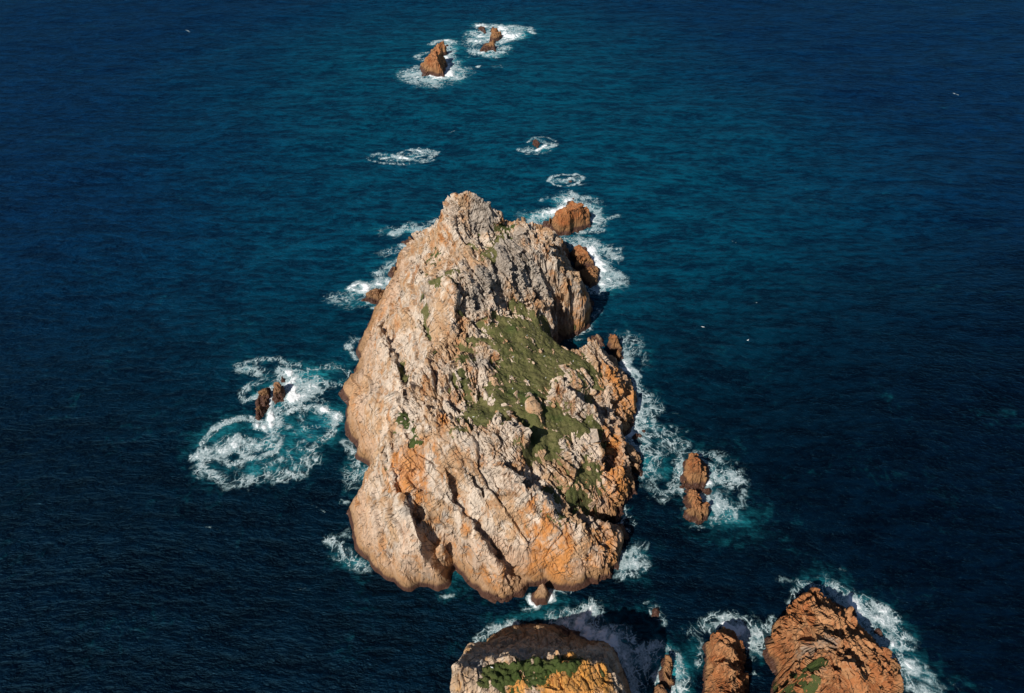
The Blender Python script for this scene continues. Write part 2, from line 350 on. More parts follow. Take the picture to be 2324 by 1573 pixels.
# ------------------------------------------------------------ rocks: facetted base + fractured displacement
STRIKE_N = math.atan2(-0.92, 0.40)
class Rock:
    """outline: [(px,py[,zproj])] shoreline; pts: [(px,py,z)] ; lines: [[(px,py,z)..]]; world: [(x,y,z)]"""
    def __init__(s, name, label, cat, outline, pts=(), lines=(), world=(), mat=None, res=0.25, amp=1.0, rough=1.0,
                 smooth_polys=(), stains=(), greys=(), steps=(), cracks=(), strike=STRIKE_N, seed=1, toe=1.2, blurm=0.16,
                 group=None, build=True, size=1.0, wiggle=1.0):
        s.O = [up(p[0], p[1], p[2] if len(p) > 2 else 0.0) for p in outline]
        # ragged shoreline
        O2 = []; n = len(s.O); rs = np.random.RandomState(seed+77)
        for i in range(n):
            a, c = s.O[i], s.O[(i+1) % n]; L = math.dist(a, c); k = max(1, int(L/(1.3*size)))
            for j in range(k):
                t = j/k; x = a[0]+(c[0]-a[0])*t; y = a[1]+(c[1]-a[1])*t
                w = 0.55*wiggle*size*(rs.rand()*2-1)*(0.3 if j == 0 else 1)
                O2.append((x+(c[1]-a[1])/(L+1e-6)*w, y-(c[0]-a[0])/(L+1e-6)*w))
        xs = [p[0] for p in O2]; ys = [p[1] for p in O2]; M = 5*res+3.0*size
        s.x0, s.y0, s.res = min(xs)-M, min(ys)-M, res
        s.nx = int((max(xs)+M-s.x0)/res)+1; s.ny = int((max(ys)+M-s.y0)/res)+1
        gx = s.x0+np.arange(s.nx)*res; gy = s.y0+np.arange(s.ny)*res
        X, Y = np.meshgrid(gx, gy); X = X.astype(np.float32); Y = Y.astype(np.float32)
        Wp = [(x, y, 0.0) for x, y in O2]
        for p in pts: Wp.append((*up(p[0], p[1], p[2]), p[2]))
        for ln in lines: Wp += densify([(*up(p[0], p[1], p[2]), p[2]) for p in ln], 3.0*size)
        Wp += [tuple(q) for q in world]
        bb = [(s.x0-5, s.y0-5), (s.x0+s.nx*res+5, s.y0-5), (s.x0-5, s.y0+s.ny*res+5), (s.x0+s.nx*res+5, s.y0+s.ny*res+5)]
        Wp += [(x, y, -6.0) for x, y in bb]
        Wp = [(a+1e-3*math.sin(i*7.1), c+1e-3*math.cos(i*5.3), z) for i, (a, c, z) in enumerate(Wp)]
        res_c = delaunay_2d_cdt([Vector(p[:2]) for p in Wp], [], [], 0, 1e-5, True)
        vz = []
        for i, v in enumerate(res_c[0]):
            o = res_c[3][i]; vz.append(max(Wp[k][2] for k in o) if o else 0.0)
        H = np.full(X.shape, -6., np.float32)
        for tri in res_c[2]:
            (xa, ya), (xb, yb), (xc, yc) = [tuple(res_c[0][k]) for k in tri]; za, zb, zc = [vz[k] for k in tri]
            i0 = max(0, int((min(xa, xb, xc)-s.x0)/res)); i1 = min(s.nx, int((max(xa, xb, xc)-s.x0)/res)+2)
            j0 = max(0, int((min(ya, yb, yc)-s.y0)/res)); j1 = min(s.ny, int((max(ya, yb, yc)-s.y0)/res)+2)
            if i1 <= i0 or j1 <= j0: continue
            x, y = X[j0:j1, i0:i1], Y[j0:j1, i0:i1]
            den = (yb-yc)*(xa-xc)+(xc-xb)*(ya-yc)
            if abs(den) < 1e-9: continue
            l1 = ((yb-yc)*(x-xc)+(xc-xb)*(y-yc))/den; l2 = ((yc-ya)*(x-xc)+(xa-xc)*(y-yc))/den; l3 = 1-l1-l2
            m = (l1 >= -1e-4) & (l2 >= -1e-4) & (l3 >= -1e-4)
            H[j0:j1, i0:i1] = np.where(m, l1*za+l2*zb+l3*zc, H[j0:j1, i0:i1])
        SD = sdist(X, Y, O2)
        H = np.where(SD > 0, np.maximum(H, 0)+toe*sstep(0, 1.6*size, SD), np.maximum(SD*1.6, -5))
        H = blur(H, max(1, int((blurm/res)**2*2)))
        s.X, s.Y, s.H, s.SD, s.O2, s.name = X, Y, H, SD, O2, name
        s.amp, s.rough = amp, rough
        if not build: return
        # masks ---------------------------------------------------------
        R = np.full(X.shape, rough, np.float32)
        for poly, val in smooth_polys:
            w = sdist(X, Y, [s.hit(*p)[:2] for p in poly])
            R = R+(val-R)*sstep(-2.5, 2.5, w+fbm(X/5, Y/5, X*0, 2, 9)*2)
        stain = np.zeros(X.shape, np.float32)
        for (px, py, rad, val) in stains:
            x, y, z = s.hit(px, py); r = rad*pxs(px, py, z)
            stain = np.maximum(stain, val*np.exp(-(((X-x)**2+((Y-y)*0.75)**2)/(r*r)))) 
        grey = np.zeros(X.shape, np.float32)
        for (px, py, rad, val) in greys:
            x, y, z = s.hit(px, py); r = rad*pxs(px, py, z)
            grey = np.maximum(grey, val*np.exp(-(((X-x)**2+(Y-y)**2)/(r*r))))
        for ln, ht, wd in steps:
            wp = [s.hit(*p)[:2] for p in ln]
            jx = fbm(X/3, Y/3, X*0, 3, 14)*1.0+fbm(X/.9, Y/.9, X*0, 2, 15)*.3; jy = fbm(X/3, Y/3, X*0+9, 3, 15)*1.0
            best = np.full(X.shape, 1e9, np.float32); sg = np.zeros(X.shape, np.float32); tt = np.zeros(X.shape, np.float32)
            n_ = len(wp)-1
            for q in range(n_):
                (ax, ay), (bx, by) = wp[q], wp[q+1]; dx, dy = bx-ax, by-ay; L = dx*dx+dy*dy+1e-9
                traw = ((X+jx-ax)*dx+(Y+jy-ay)*dy)/L; t = np.clip(traw, 0, 1)
                d = np.hypot(X+jx-ax-t*dx, Y+jy-ay-t*dy); mm = d < best
                best = np.where(mm, d, best); sg = np.where(mm, dx*(Y+jy-ay)-dy*(X+jx-ax), sg); tt = np.where(mm, (q+t)/n_, tt)
            side = sstep(-0.35, 0.35, -np.sign(sg)*best*(1 if ht > 0 else -1))
            taper = sstep(0, .15, tt)*(1-sstep(.85, 1, tt))
            H = H+abs(ht)*side*np.exp(-best/wd)*taper-0.35*abs(ht)*(1-side)*np.exp(-best/(wd*.5))*taper
        for ln, wid, dep in cracks:
            wp = [s.hit(*p)[:2] for p in ln]
            d = seg_dist(X+fbm(X/2.2, Y/2.2, X*0, 3, 4)*0.9, Y+fbm(X/2.2, Y/2.2, X*0+9, 3, 5)*0.9, wp)
            g = np.exp(-(d/wid)**2); H = H-dep*g
            grey = np.maximum(grey, 0.5*np.exp(-(d/(wid*1.6))**2))
        s.H = H; s.R = R
        keep = SD > -3.0*size
        Fc, used = grid_faces(s.ny, s.nx, keep)
        gyy, gxx = np.gradient(H, res)
        N = np.stack([-gxx, -gyy, np.ones_like(H)], -1); N /= np.linalg.norm(N, axis=-1, keepdims=True)
        x, y, z = X.ravel()[used], Y.ravel()[used], H.ravel()[used]
        n_ = N.reshape(-1, 3)[used]; r_ = R.ravel()[used]; sd = SD.ravel()[used]
        D_, cell = s.displace(x, y, z, r_, strike, seed, size)
        D_ *= amp
        fade = 0.45+0.55*sstep(-0.3*size, 1.6*size, sd)
        D_ = D_*fade
        D_ = D_*(1-(1-sstep(0, 6*size, sd))*np.clip(1.1-r_, 0, 1)*.6)
        D_ = np.minimum(D_, (0.15+0.45*np.maximum(sd, 0)/size)*size)
        P = np.stack([x+n_[:, 0]*D_, y+n_[:, 1]*D_, z+n_[:, 2]*D_], 1)
        s.ZD = np.full(X.size, -6., np.float32); s.ZD[used] = P[:, 2]; s.ZD = s.ZD.reshape(X.shape)
        s.DD = np.zeros(X.size, np.float32); s.DD[used] = D_; s.DD = s.DD.reshape(X.shape); s.NN = N
        s.o = mesh_obj(name, P, Fc, mat, dict(cell=cell, rgh=r_, stain=stain.ravel()[used], grey=grey.ravel()[used]),
                       smooth=False)
        tag(s.o, label, cat, group)
    def displace(s, x, y, z, R, strike, seed, size):
        ca, sa = math.cos(strike), math.sin(strike)
        wx = fbm(x/9, y/9, z/9, 3, seed)*2.2*size; wy = fbm(x/9, y/9, z/9+40, 3, seed+3)*2.2*size
        xx, yy = x+wx, y+wy
        a = xx*ca+yy*sa; c = -xx*sa+yy*ca+0.55*z; e = z-0.35*(-xx*sa+yy*ca)
        D_ = np.zeros_like(x); cell = np.zeros_like(x)
        # (along, across, normal size) rough amp, smooth amp, seed, cell weight, groove width, groove depth rough / smooth
        for (la, lc, le, am, am0, sdn, wgt, gw, gr, gs) in ((18, 5.5, 11, 2.0, 1.15, 11, .35, .05, .5, .35), (7.0, 2.0, 4.2, 1.25, 0.34, 23, .3, .06, .7, .4),
                                                 (2.8, 1.0, 1.9, 0.62, 0.05, 37, .2, .09, .8, .3), (1.2, 0.55, 0.9, 0.24, 0.015, 51, .15, .12, .7, .2)):
            F1, F2, ID, cx, cy, cz = worley(a/(la*size), c/(lc*size), e/(le*size), seed+sdn)
            t1 = (ID*7.31 % 1)-0.5; t2 = (ID*13.7 % 1)-0.5
            A = am0+(am-am0)*R
            pl = (ID-0.5)*0.85+(t1*cx+t2*cy)*1.3-(gs+(gr-gs)*R)*np.exp(-((F2-F1)/gw)**2)
            D_ += size*A*pl; cell += wgt*ID
        F1, F2, ID, cx, cy, cz = worley(xx/(8.5*size), yy/(8.5*size), z/(7*size), seed+71)
        D_ += size*2.6*(.5+.5*R)*(((ID*7.31 % 1)-0.5)*cx+((ID*13.7 % 1)-0.5)*cy+((ID*3.77 % 1)-0.5)*cz)
        F1, F2, ID, cx, cy, cz = worley(xx/(3.4*size), yy/(3.4*size), z/(2.6*size), seed+73)
        D_ += size*(0.55+0.5*R)*(((ID*7.31 % 1)-0.5)*cx+((ID*13.7 % 1)-0.5)*cy+((ID*3.77 % 1)-0.5)*cz)+size*.25*(ID-.5); cell = cell*.8+.2*ID
        # bedding ribs along the strike, sharp on the lee side
        for sp, am, o_ in ((3.6, 1.0, 0), (1.35, 0.42, 60)):
            q = c/(sp*size)+fbm(x/9, y/9, z/9, 3, seed+8+o_)*0.5
            k = np.floor(q); f = q-k; rk = h3(k, k*0, np.floor(a/(14*size)), seed+5+o_)
            D_ += size*(0.12+0.88*R)*rk*am*(sstep(0, 0.10, f)*(1-f)-0.35)
        # joints that cross the beds obliquely: clean little scarps on the big slabs
        for sp, am, o_, ux, uy in ((5.5, 0.62, 0, -0.66, 0.75), (2.3, 0.22, 31, -0.60, 0.80)):
            q = (x*ux+y*uy)/(sp*size)+fbm(x/14, y/14, z/14, 3, seed+18+o_)*0.7+z*0.04
            k = np.floor(q); f = q-k; rk = h3(k, k*0, np.floor(a/(11*size)+k*.37), seed+15+o_)
            D_ += size*(1-0.7*R)*am*(rk > .35)*rk*(sstep(0, 0.07, f)*(1-f)-0.3)
        D_ += size*(0.02+0.16*R)*fbm(x/0.9, y/0.9, z/0.9, 3, seed+9)+size*0.35*fbm(x/7, y/7, z/7, 2, seed+19)
        return D_, cell
    def zat(s, x, y, A=None):
        A = s.H if A is None else A
        i = min(max((x-s.x0)/s.res, 0), s.nx-1.001); j = min(max((y-s.y0)/s.res, 0), s.ny-1.001)
        i0, j0 = int(i), int(j); a, b = i-i0, j-j0
        return float((A[j0, i0]*(1-a)+A[j0, i0+1]*a)*(1-b)+(A[j0+1, i0]*(1-a)+A[j0+1, i0+1]*a)*b)
    def hit(s, px, py):
        d = ray(px, py); t0 = (62-CAMH)/d[2]; t1 = (0-CAMH)/d[2]; n = 260
        for k in range(n+1):
            t = t0+(t1-t0)*k/n; x, y, z = d[0]*t, d[1]*t, CAMH+d[2]*t
            if s.x0 < x < s.x0+(s.nx-1)*s.res and s.y0 < y < s.y0+(s.ny-1)*s.res and s.zat(x, y) >= z: return x, y, z
        return d[0]*t1, d[1]*t1, 0.0
    def grass(s, name, label, polys, lift=0.45, lush=0.0, seed=3, thr=0.0, lump=0.35, blurn=26, soft=2.2, rough=0.16, edge=1.7):
        X, Y = s.X, s.Y
        m = np.full(X.shape, -9., np.float32)
        for poly in polys: m = np.maximum(m, sdist(X, Y, [s.hit(*p)[:2] for p in poly]))
        m = np.clip(m/soft, -2, 1.0)+fbm(X/3.5, Y/3.5, X*0, 5, seed, .62)*edge
        base = blur(s.ZD, blurn)
        n = fbm(X/2.0, Y/2.0, X*0, 4, seed+5)
        F1, F2, ID, *_ = worley(X/1.1+n, Y/1.1, X*0, seed+9, flat=True)
        g = base+lift*np.clip(m, -1.5, 0.9)+n*0.5+lump*(0.6-F1)+0.26*fbm(X/0.8, Y/0.8, X*0, 3, seed+7)+rough*(h3(np.floor(X/s.res), np.floor(Y/s.res), X*0, seed)-.5)
        keep = (g > s.ZD-0.35) & (m > -0.9) & (g > 2.5)
        Fc, used = grid_faces(s.ny, s.nx, keep)
        P = np.stack([X.ravel()[used], Y.ravel()[used], g.ravel()[used]], 1)
        lu = np.clip(fbm(X/6, Y/6, X*0, 3, seed+33)*1.2+lush, 0, 1).ravel()[used]
        o = mesh_obj(name, P, Fc, TURF, dict(lush=lu)); tag(o, label, "grass", kind='stuff')
        return o
# ====MAIN====
def L1(*p): return [Z1(a, b)+((c,) if c is not None else ()) for a, b, c in p]
def L2(*p): return [Z2(a, b)+((c,) if c is not None else ()) for a, b, c in p]
def LQ(f, *p): return [f(*q[:2])+tuple(q[2:]) for q in p]

# ------------------------------------------------------------ the main islet
out = LQ(Z1, (70,1490),(150,1400),(225,1270),(190,1190),(262,1060),(320,900),(400,770),(480,645),(488,560),(590,425),(640,375),(700,335),
         (760,300),(900,235),(1050,225),(1180,255),(1330,300),(1480,312),(1590,335),(1670,420),(1715,500),(1730,600,0),(1775,690),(1850,790),
         (1905,810),(1915,870),(1880,890),(1870,970),(1820,1035),(1700,1088),(1630,1080),(1640,1160,6),(1760,1235,6),(1830,1110),(1900,1078),(1960,1120),
         (1975,1200),(2035,1260),(2080,1350),(2140,1375),(2160,1450)) + \
      LQ(Z2, (2170,10),(2200,110),(2180,230),(2130,320),(2085,345),(2080,420),(2150,425),(2215,455),(2235,540),(2215,620),(2150,640),
         (2180,690),(2190,740),(2110,805),(2108,880),(2060,935),(1990,955),(1900,975),(1930,1000),(2010,985),(2090,955),(2150,1045),(2108,1115),(2080,1160),
         (2055,1200),(2062,1290),(1990,1345),(1870,1370),(1830,1405),(1740,1432),(1640,1422),(1570,1402),(1480,1400),(1405,1425),(1390,1480),
         (1290,1500),(1240,1530),(1100,1460),(1020,1400),(965,1320),(905,1270),(880,1330),(860,1430),(780,1442),(710,1410),(600,1442),(500,1402),
         (400,1345),(310,1262),(220,1165),(170,1050),(150,930),(130,870),(180,790),(240,690),(300,585),(298,552),(200,500),(208,415),(120,322),(128,190),(140,115))
lines = [
  LQ(Z1, (870,110,42),(940,80,43.5),(1020,72,44),(1090,105,43),(1150,150,41),(1190,210,37),(1250,285,31),(1320,300,31),(1400,285,33),(1470,330,32),(1560,420,30),(1650,600,25),(1700,740,20),(1800,830,13)),
  LQ(Z1, (900,105,42),(812,150,39.5),(785,200,36.5),(780,240,34),(740,310,25),(640,390,14),(600,450,10)),
  LQ(Z1, (1070,540,32),(950,590,33.5),(820,640,34),(690,700,32)),                        # grassy ledge
  LQ(Z1, (830,700,34),(890,830,32),(900,950,28.5),(840,1120,25.5),(740,1250,23.5),(620,1400,22.5),(560,1500,22)) + LQ(Z2, (480,200,21.5),(410,380,20.5)),
  LQ(Z1, (360,1020,13),(430,1150,16),(500,1310,18.5),(555,1470,20)),
  LQ(Z1, (395,1060,11.5),(470,1200,14.5),(540,1340,17.5)),
  LQ(Z2, (400,390,20.5),(430,500,20),(480,650,19),(560,800,18),(610,950,16.5),(650,1100,13.5),(680,1240,9.5),(700,1360,4)),
  LQ(Z2, (450,560,18.6),(530,740,15.5),(640,960,11.5),(730,1090,7.5),(830,1180,3.5),(895,1245,1)),
  LQ(Z2, (520,560,21),(600,760,18),(700,940,15),(800,1090,11.5),(900,1220,7),(960,1300,2.5)),
  LQ(Z2, (830,560,23),(865,700,21),(930,850,18),(1040,1020,14.5),(1150,1180,11),(1240,1320,6.5),(1290,1440,2)),
  LQ(Z2, (890,740,18.5),(980,910,15),(1080,1050,11.5),(1200,1180,7.5),(1310,1290,4),(1395,1395,1)),
  LQ(Z2, (1000,560,24),(1080,760,20.5),(1180,960,16.5),(1300,1120,12),(1420,1290,6),(1480,1370,2)),
  LQ(Z2, (1100,265,25.5),(1250,250,27),(1340,300,26.5),(1370,400,25)),
  LQ(Z2, (1150,470,25),(1250,600,22.5),(1400,710,22.5),(1560,800,20),(1600,900,17.5),(1720,985,14.5),(1860,985,11.5),(1990,1000,9)),
  LQ(Z2, (1900,950,2.5),(1830,950,4),(1750,945,8)),
]
P_ = LQ(Z1, (1000,250,37),(1050,400,34),(900,300,37),(950,450,33),(780,380,27),(700,480,22),(620,560,16),(560,600,10),(750,600,26),(850,560,30),
   (660,640,24),(560,760,15),(640,820,22),(480,800,9),(750,800,29),(760,950,25),(600,950,18),(420,950,7.5),(320,1080,5),(640,1150,19),(500,1050,14),
   (650,1300,20.5),(560,1250,17.5),(300,1300,8),(400,1400,13),(200,1450,4),(300,1500,9),(450,1520,15.5),
   (1150,380,32),(1200,480,31),(1130,520,32),(1270,330,30),(1350,480,30),(1450,560,28),(1350,620,28),(1150,640,31),(1250,720,28),(1000,720,32),
   (1100,800,28),(1200,840,26.5),(1260,885,20.5),(1330,880,21),(1400,880,20),(1480,860,22),(1560,800,23),(1500,950,15.5),(1560,1030,9.5),(1620,920,14),
   (1740,900,11),(1800,980,6),(1650,1050,4),(1850,880,6),(1000,850,29),(1000,950,26.5),(1060,990,25),(1120,1040,23),(950,1050,25),
   (1300,950,21.5),(1400,960,20),(1500,1050,17.5),(1650,1130,13.5),(1740,1185,12),(1400,1150,19.5),(1180,1150,22),(1050,1150,23),(950,1200,24),
   (1200,1300,21),(1500,1250,16.5),(1760,1230,12),(1600,1300,15.5),(1400,1400,18.5),(1050,1300,23),(850,1350,24),(900,1450,24),(700,1450,23.5),(1100,1500,21.5),
   (1640,450,12),(1600,380,11),(1690,520,10),(1700,600,7),(1560,370,16),
   (1850,1120,11),(1900,1110,14.5),(1950,1180,14),(1880,1250,12.5),(1990,1300,12.5),(1950,1400,12),(2060,1420,9),(1820,1250,12),(1850,1400,12.5),
   (1700,1280,15.5),(1780,1330,15.5),(1600,1420,18),(1660,1430,20.5),(1740,1480,19)) + \
  LQ(Z2, (1300,60,19),(1150,150,21),(1300,190,20),(1450,130,21.5),(1420,160,20.5),(1520,90,17.5),(1600,30,20.5),(1700,60,20),(1830,150,17.5),(1920,230,15),
   (1900,40,12),(2000,100,10.5),(2100,200,7),(1960,180,12.5),(2060,260,8.5),(1620,170,17),(1480,290,20.5),(1540,330,18),(1750,250,16),(1900,300,14.5),(2010,310,14),(2060,390,9),
   (1400,400,18.5),(1450,420,18),(1560,430,18),(1700,400,17.5),(1850,420,15.5),(1900,500,13),(1935,470,6.5),(1945,560,5),(2000,480,7),(2100,510,7.5),(2160,560,5),
   (1420,560,18.5),(1560,600,17),(1680,600,16),(1650,700,16),(1560,690,17.5),(1780,560,14.5),(1850,700,12),(1980,600,10),(2060,620,9.5),(2140,700,5.5),
   (1750,800,13.5),(1880,760,10.5),(2000,770,7.5),(2060,790,4),(1900,850,8.5),(2000,890,4.5),(1700,880,14),(1800,900,10.5),
   (1000,100,22),(850,60,23.5),(700,100,23),(600,180,22.5),(500,300,21.5),(650,300,23.5),(800,300,24.5),(900,350,25),(700,500,22.5),(450,440,21),
   (300,150,11),(400,180,16),(250,280,5.5),(350,280,11),(300,400,5),(240,440,3),(350,340,9),(200,100,6),(450,90,18),(350,40,13),
   (300,700,11),(250,850,6.5),(350,900,10.5),(450,800,15),(300,1050,7),(450,1050,11.5),(400,1200,7),(520,1250,8),(560,1350,4.5),(250,1080,4),(500,1340,3),
   (760,1200,6),(780,1330,4.5),(700,1150,9.5),(840,1280,2.2),
   (700,700,18.5),(660,620,20.5),(820,900,15.5),(760,850,17),(950,1100,11.5),(1050,1250,8.5),(1130,1380,4),(1200,1460,1.8),(1330,1440,1.6),(1340,1350,3),
   (1000,450,24.5),(1150,600,22),(1250,800,18.5),(1350,900,16.5),(1250,1000,14.5),(1450,1050,12.5),(1400,1180,9.5),(1600,1080,12.5),(1700,1180,9.5),
   (1550,1250,6.5),(1650,1330,4),(1800,1330,3.5),(1800,1120,9.5),(1900,1050,11),(2000,1050,9),(2080,1060,5.5),(1950,1200,7),(2000,1270,4),(1900,1320,3))
# hidden back of the summit, laid out in metres behind the crest
bx, by = up(*Z1(1020,75), 44)
back = []
for ln, dy, dz in ((lines[0][:8], 7, 15), (lines[0][:8], 14, 27)):
    for p in ln:
        x, y = up(p[0], p[1], p[2]); back.append((x, y+dy, p[2]-dz*p[2]/44))
smoothL = LQ(Z1, (60,1500),(200,1180),(480,600),(660,640),(840,700),(880,850),(890,960),(820,1130),(700,1250),(560,1470),(400,1620),(100,1650))
meadowP = LQ(Z1, (1180,980),(1360,900),(1500,1040),(1780,1210),(1900,1400),(1560,1440),(1550,1600)) + LQ(Z2, (1900,300),(1640,360),(1400,480),(1350,260),(1000,220),(1150,70)) + LQ(Z1, (1220,1300),(1160,1120))
smoothN = LQ(Z1, (500,600),(680,360),(800,260),(900,280),(960,420),(1080,560),(940,600),(700,690),(560,680))
smoothC = LQ(Z1, (660,690),(830,660),(930,760),(940,900),(850,960),(700,900))
smoothT = LQ(Z1, (780,240),(900,60),(1080,60),(1230,240),(1150,330),(950,260))
smoothE = LQ(Z1, (1560,860),(1740,840),(1880,950),(1700,1090),(1560,1020))
smoothS = LQ(Z2, (0,0),(460,60),(620,200),(900,300),(1120,330),(1130,500),(1200,660),(1400,780),(1500,900),(1700,1040),(1850,1150),(1900,1450),(0,1600))
isl = Rock("rocky_islet", "large pale pinkish rock islet with a green meadow on top, centre of the photo", "islet",
  out, P_, lines, back, PALE, res=0.22, amp=1.0, rough=1.0, seed=2, blurm=0.22, wiggle=.9,
  smooth_polys=((smoothL, 0.05), (smoothS, 0.10), (smoothN, 0.15), (smoothC, 0.08), (smoothE, .3), (smoothT, .5), (meadowP, 0.7)),
  steps=[(LQ(Z1, (365,1015),(430,1130),(500,1290),(560,1480)), 1.6, 4), (LQ(Z2, (400,390),(430,500),(480,650),(560,800),(610,950),(650,1100),(690,1300)), 1.8, 4),
         (LQ(Z2, (830,560),(865,700),(930,850),(1040,1020),(1150,1180),(1280,1420)), 1.7, 4), (LQ(Z2, (960,520),(1050,680),(1130,800)), 1.3, 3),
         (LQ(Z1, (920,240),(1010,370),(1120,500)), 1.2, 2.5), (LQ(Z1, (990,180),(1090,300),(1190,400)), 1.1, 2.2), (LQ(Z1, (1100,140),(1180,240),(1260,330)), 1.0, 2.2), (LQ(Z1, (860,300),(960,400),(1060,540)), 1.4, 3),
         (LQ(Z1, (1190,420),(1260,560),(1310,700),(1340,860)), 2.2, 3), (LQ(Z1, (1270,400),(1360,560),(1440,720),(1500,860)), 2.0, 3), (LQ(Z1, (1340,330),(1450,500),(1560,660),(1600,780)), 2.2, 3),
         (LQ(Z1, (1560,420),(1620,560),(1700,700),(1830,790)), 3.6, 5), (LQ(Z1, (1460,600),(1560,760),(1640,900),(1700,1050)), 1.8, 3), (LQ(Z1, (1600,780),(1720,900),(1800,1010)), 1.4, 3),
         (LQ(Z1, (830,690),(900,800),(930,880),(890,980)), 2.6, 4), (LQ(Z1, (1060,590),(1150,740),(1180,880),(1120,1030)), 2.6, 3.5), (LQ(Z1, (960,620),(1030,760),(1060,960)), 1.8, 3),
         (LQ(Z1, (700,400),(750,520),(790,650)), 1.4, 3), (LQ(Z1, (530,680),(520,760),(430,930),(390,1040)), -1.6, 4), (LQ(Z1, (640,500),(690,600),(600,720)), 1.2, 3),
         (LQ(Z1, (640,930),(700,1060),(740,1200)), 1.3, 3), (LQ(Z1, (620,1250),(560,1400),(500,1500)) , -1.0, 3),
         (LQ(Z2, (1150,470),(1300,600),(1420,700),(1560,800),(1620,920)), 2.4, 4), (LQ(Z2, (1580,10),(1720,60),(1840,130),(1950,240)), 3.0, 4), (LQ(Z2, (1230,240),(1350,290),(1410,390),(1390,440)), 3.2, 4),
         (LQ(Z2, (1640,330),(1720,470),(1730,650)), 1.6, 3), (LQ(Z2, (1860,340),(1920,420),(1950,580)), 3.0, 4), (LQ(Z1, (1640,1270),(1760,1330),(1860,1480)), 1.6, 2.5), (LQ(Z1, (1060,1130),(1150,1200),(1160,1400)), 2.0, 3),
         (LQ(Z1, (860,1250),(930,1350),(980,1500)), 1.8, 3), (LQ(Z2, (600,60),(720,150),(880,220)), 1.0, 3), (LQ(Z2, (1440,140),(1540,250),(1560,330)), 1.8, 2.5), (LQ(Z2, (1960,60),(2060,180),(2090,320)), 1.4, 3),
         (LQ(Z2, (1700,1000),(1850,1010),(2000,1010),(2080,1100)), 1.2, 3), (LQ(Z2, (650,250),(560,330),(430,400)), .9, 3), (LQ(Z2, (820,220),(700,330),(640,400)), .8, 3), (LQ(Z2, (1460,1180),(1300,1240),(1200,1300)), .8, 3), (LQ(Z2, (1650,1050),(1500,1120),(1380,1200)), .9, 3)],
  stains=[(*Z2(560,540), 55, 1.1), (*Z2(520,620), 40, 0.9), (*Z2(1600,1300), 75, .9), (*Z2(1480,1260), 50, .85), (*Z2(1150,500), 28, .6), (*Z2(760,980), 45, .5),
          (*Z1(560,620), 60, .5), (*Z1(380,900), 60, .5), (*Z1(860,420), 45, .5), (*Z1(1560,560), 40, .45), (*Z2(2000,780), 45, .7), (*Z1(2050,1450), 70, .65), (*Z2(2100,150), 40, .8),
          (*Z1(1650,1470), 30, .55), (*Z2(2080,560), 40, .8), (*Z2(2100,1050), 40, .9), (*Z1(1780,1000), 50, .55), (*Z2(820,220), 18, .8), (*Z2(1450,860), 22, .7), (*Z1(1670,470), 30, .7), (*Z2(1900,1250), 60, .6), (*Z1(1850,900), 40, .8), (*Z1(2040,1350), 40, .9), (*Z2(2130,60), 40, .9), (*Z2(2020,330), 35, .8), (*Z2(2000,620), 40, .9), (*Z2(2080,740), 35, .9), (*Z2(1980,1080), 50, .8), (*Z2(1250,1350), 50, .5), (*Z2(300,900), 70, .3), (*Z1(250,1250), 60, .3), (*Z2(700,600), 60, .45), (*Z2(1100,1450), 60, .45), (*Z2(900,1150), 60, .4)],
  greys=[(*Z1(1100,250), 45, .7), (*Z1(1300,560), 70, .85), (*Z1(1150,700), 50, .75), (*Z1(1480,700), 60, .7), (*Z1(1280,420), 45, .8), (*Z1(1060,850), 40, .7), (*Z2(1200,330), 40, .5), (*Z2(1650,420), 40, .5), (*Z1(450,1350), 50, .35), (*Z2(1150,1000), 60, .3), (*Z1(700,800), 45, .5), (*Z1(1080,1280), 40, .7), (*Z1(980,1420), 40, .5), (*Z2(1500,560), 35, .4), (*Z1(950,850), 40, .5), (*Z1(1950,1120), 30, .7), (*Z2(560,900), 25, .6)],
  cracks=[(LQ(Z1, (380,1070),(470,1220),(540,1380),(560,1480)), 0.55, 1.7), (LQ(Z1, (700,400),(760,560),(790,650)), 0.6, 1.6),
          (LQ(Z1, (600,520),(680,620)), 0.5, 1.2), (LQ(Z1, (690,930),(740,1060),(760,1180)), 0.6, 1.4), (LQ(Z1, (500,650),(530,780),(430,960)), 0.5, 1.0),
          (LQ(Z2, (400,400),(430,560),(520,740),(640,960),(740,1090)), 0.6, 1.6), (LQ(Z2, (870,740),(980,910),(1100,1060),(1210,1180)), 0.6, 1.5),
          (LQ(Z2, (520,780),(450,930),(380,980)), 0.35, 0.8), (LQ(Z2, (480,690),(400,740),(350,800)), 0.35, .7), (LQ(Z2, (960,520),(1050,680),(1130,790)), 0.5, 1.3),
          (LQ(Z2, (300,1150),(420,1150),(560,1090)), 0.35, .8), (LQ(Z2, (270,1000),(300,900),(340,780)), 0.35, .7), (LQ(Z2, (860,900),(760,990)), 0.35, .8),
          (LQ(Z2, (1360,1260),(1440,1340),(1480,1390)), .7, 2.0), (LQ(Z2, (700,1240),(720,1330),(610,1400)), .4, 1.0), (LQ(Z2, (550,130),(560,300),(590,400)), .5, 1.0),
          (LQ(Z2, (1380,620),(1450,690),(1580,700)), .7, 1.5), (LQ(Z1, (1560,460),(1640,640),(1760,760)), .8, 1.5), (LQ(Z2, (1900,60),(1980,200),(2080,340)), .7, 1.6),
          (LQ(Z2, (2100,420),(2150,520),(2140,640)), .6, 1.5), (LQ(Z1, (1780,1290),(1880,1420),(1960,1560)), .7, 1.5), (LQ(Z2, (1840,1160),(1960,1100),(2020,1000)), .5, 1.0)])
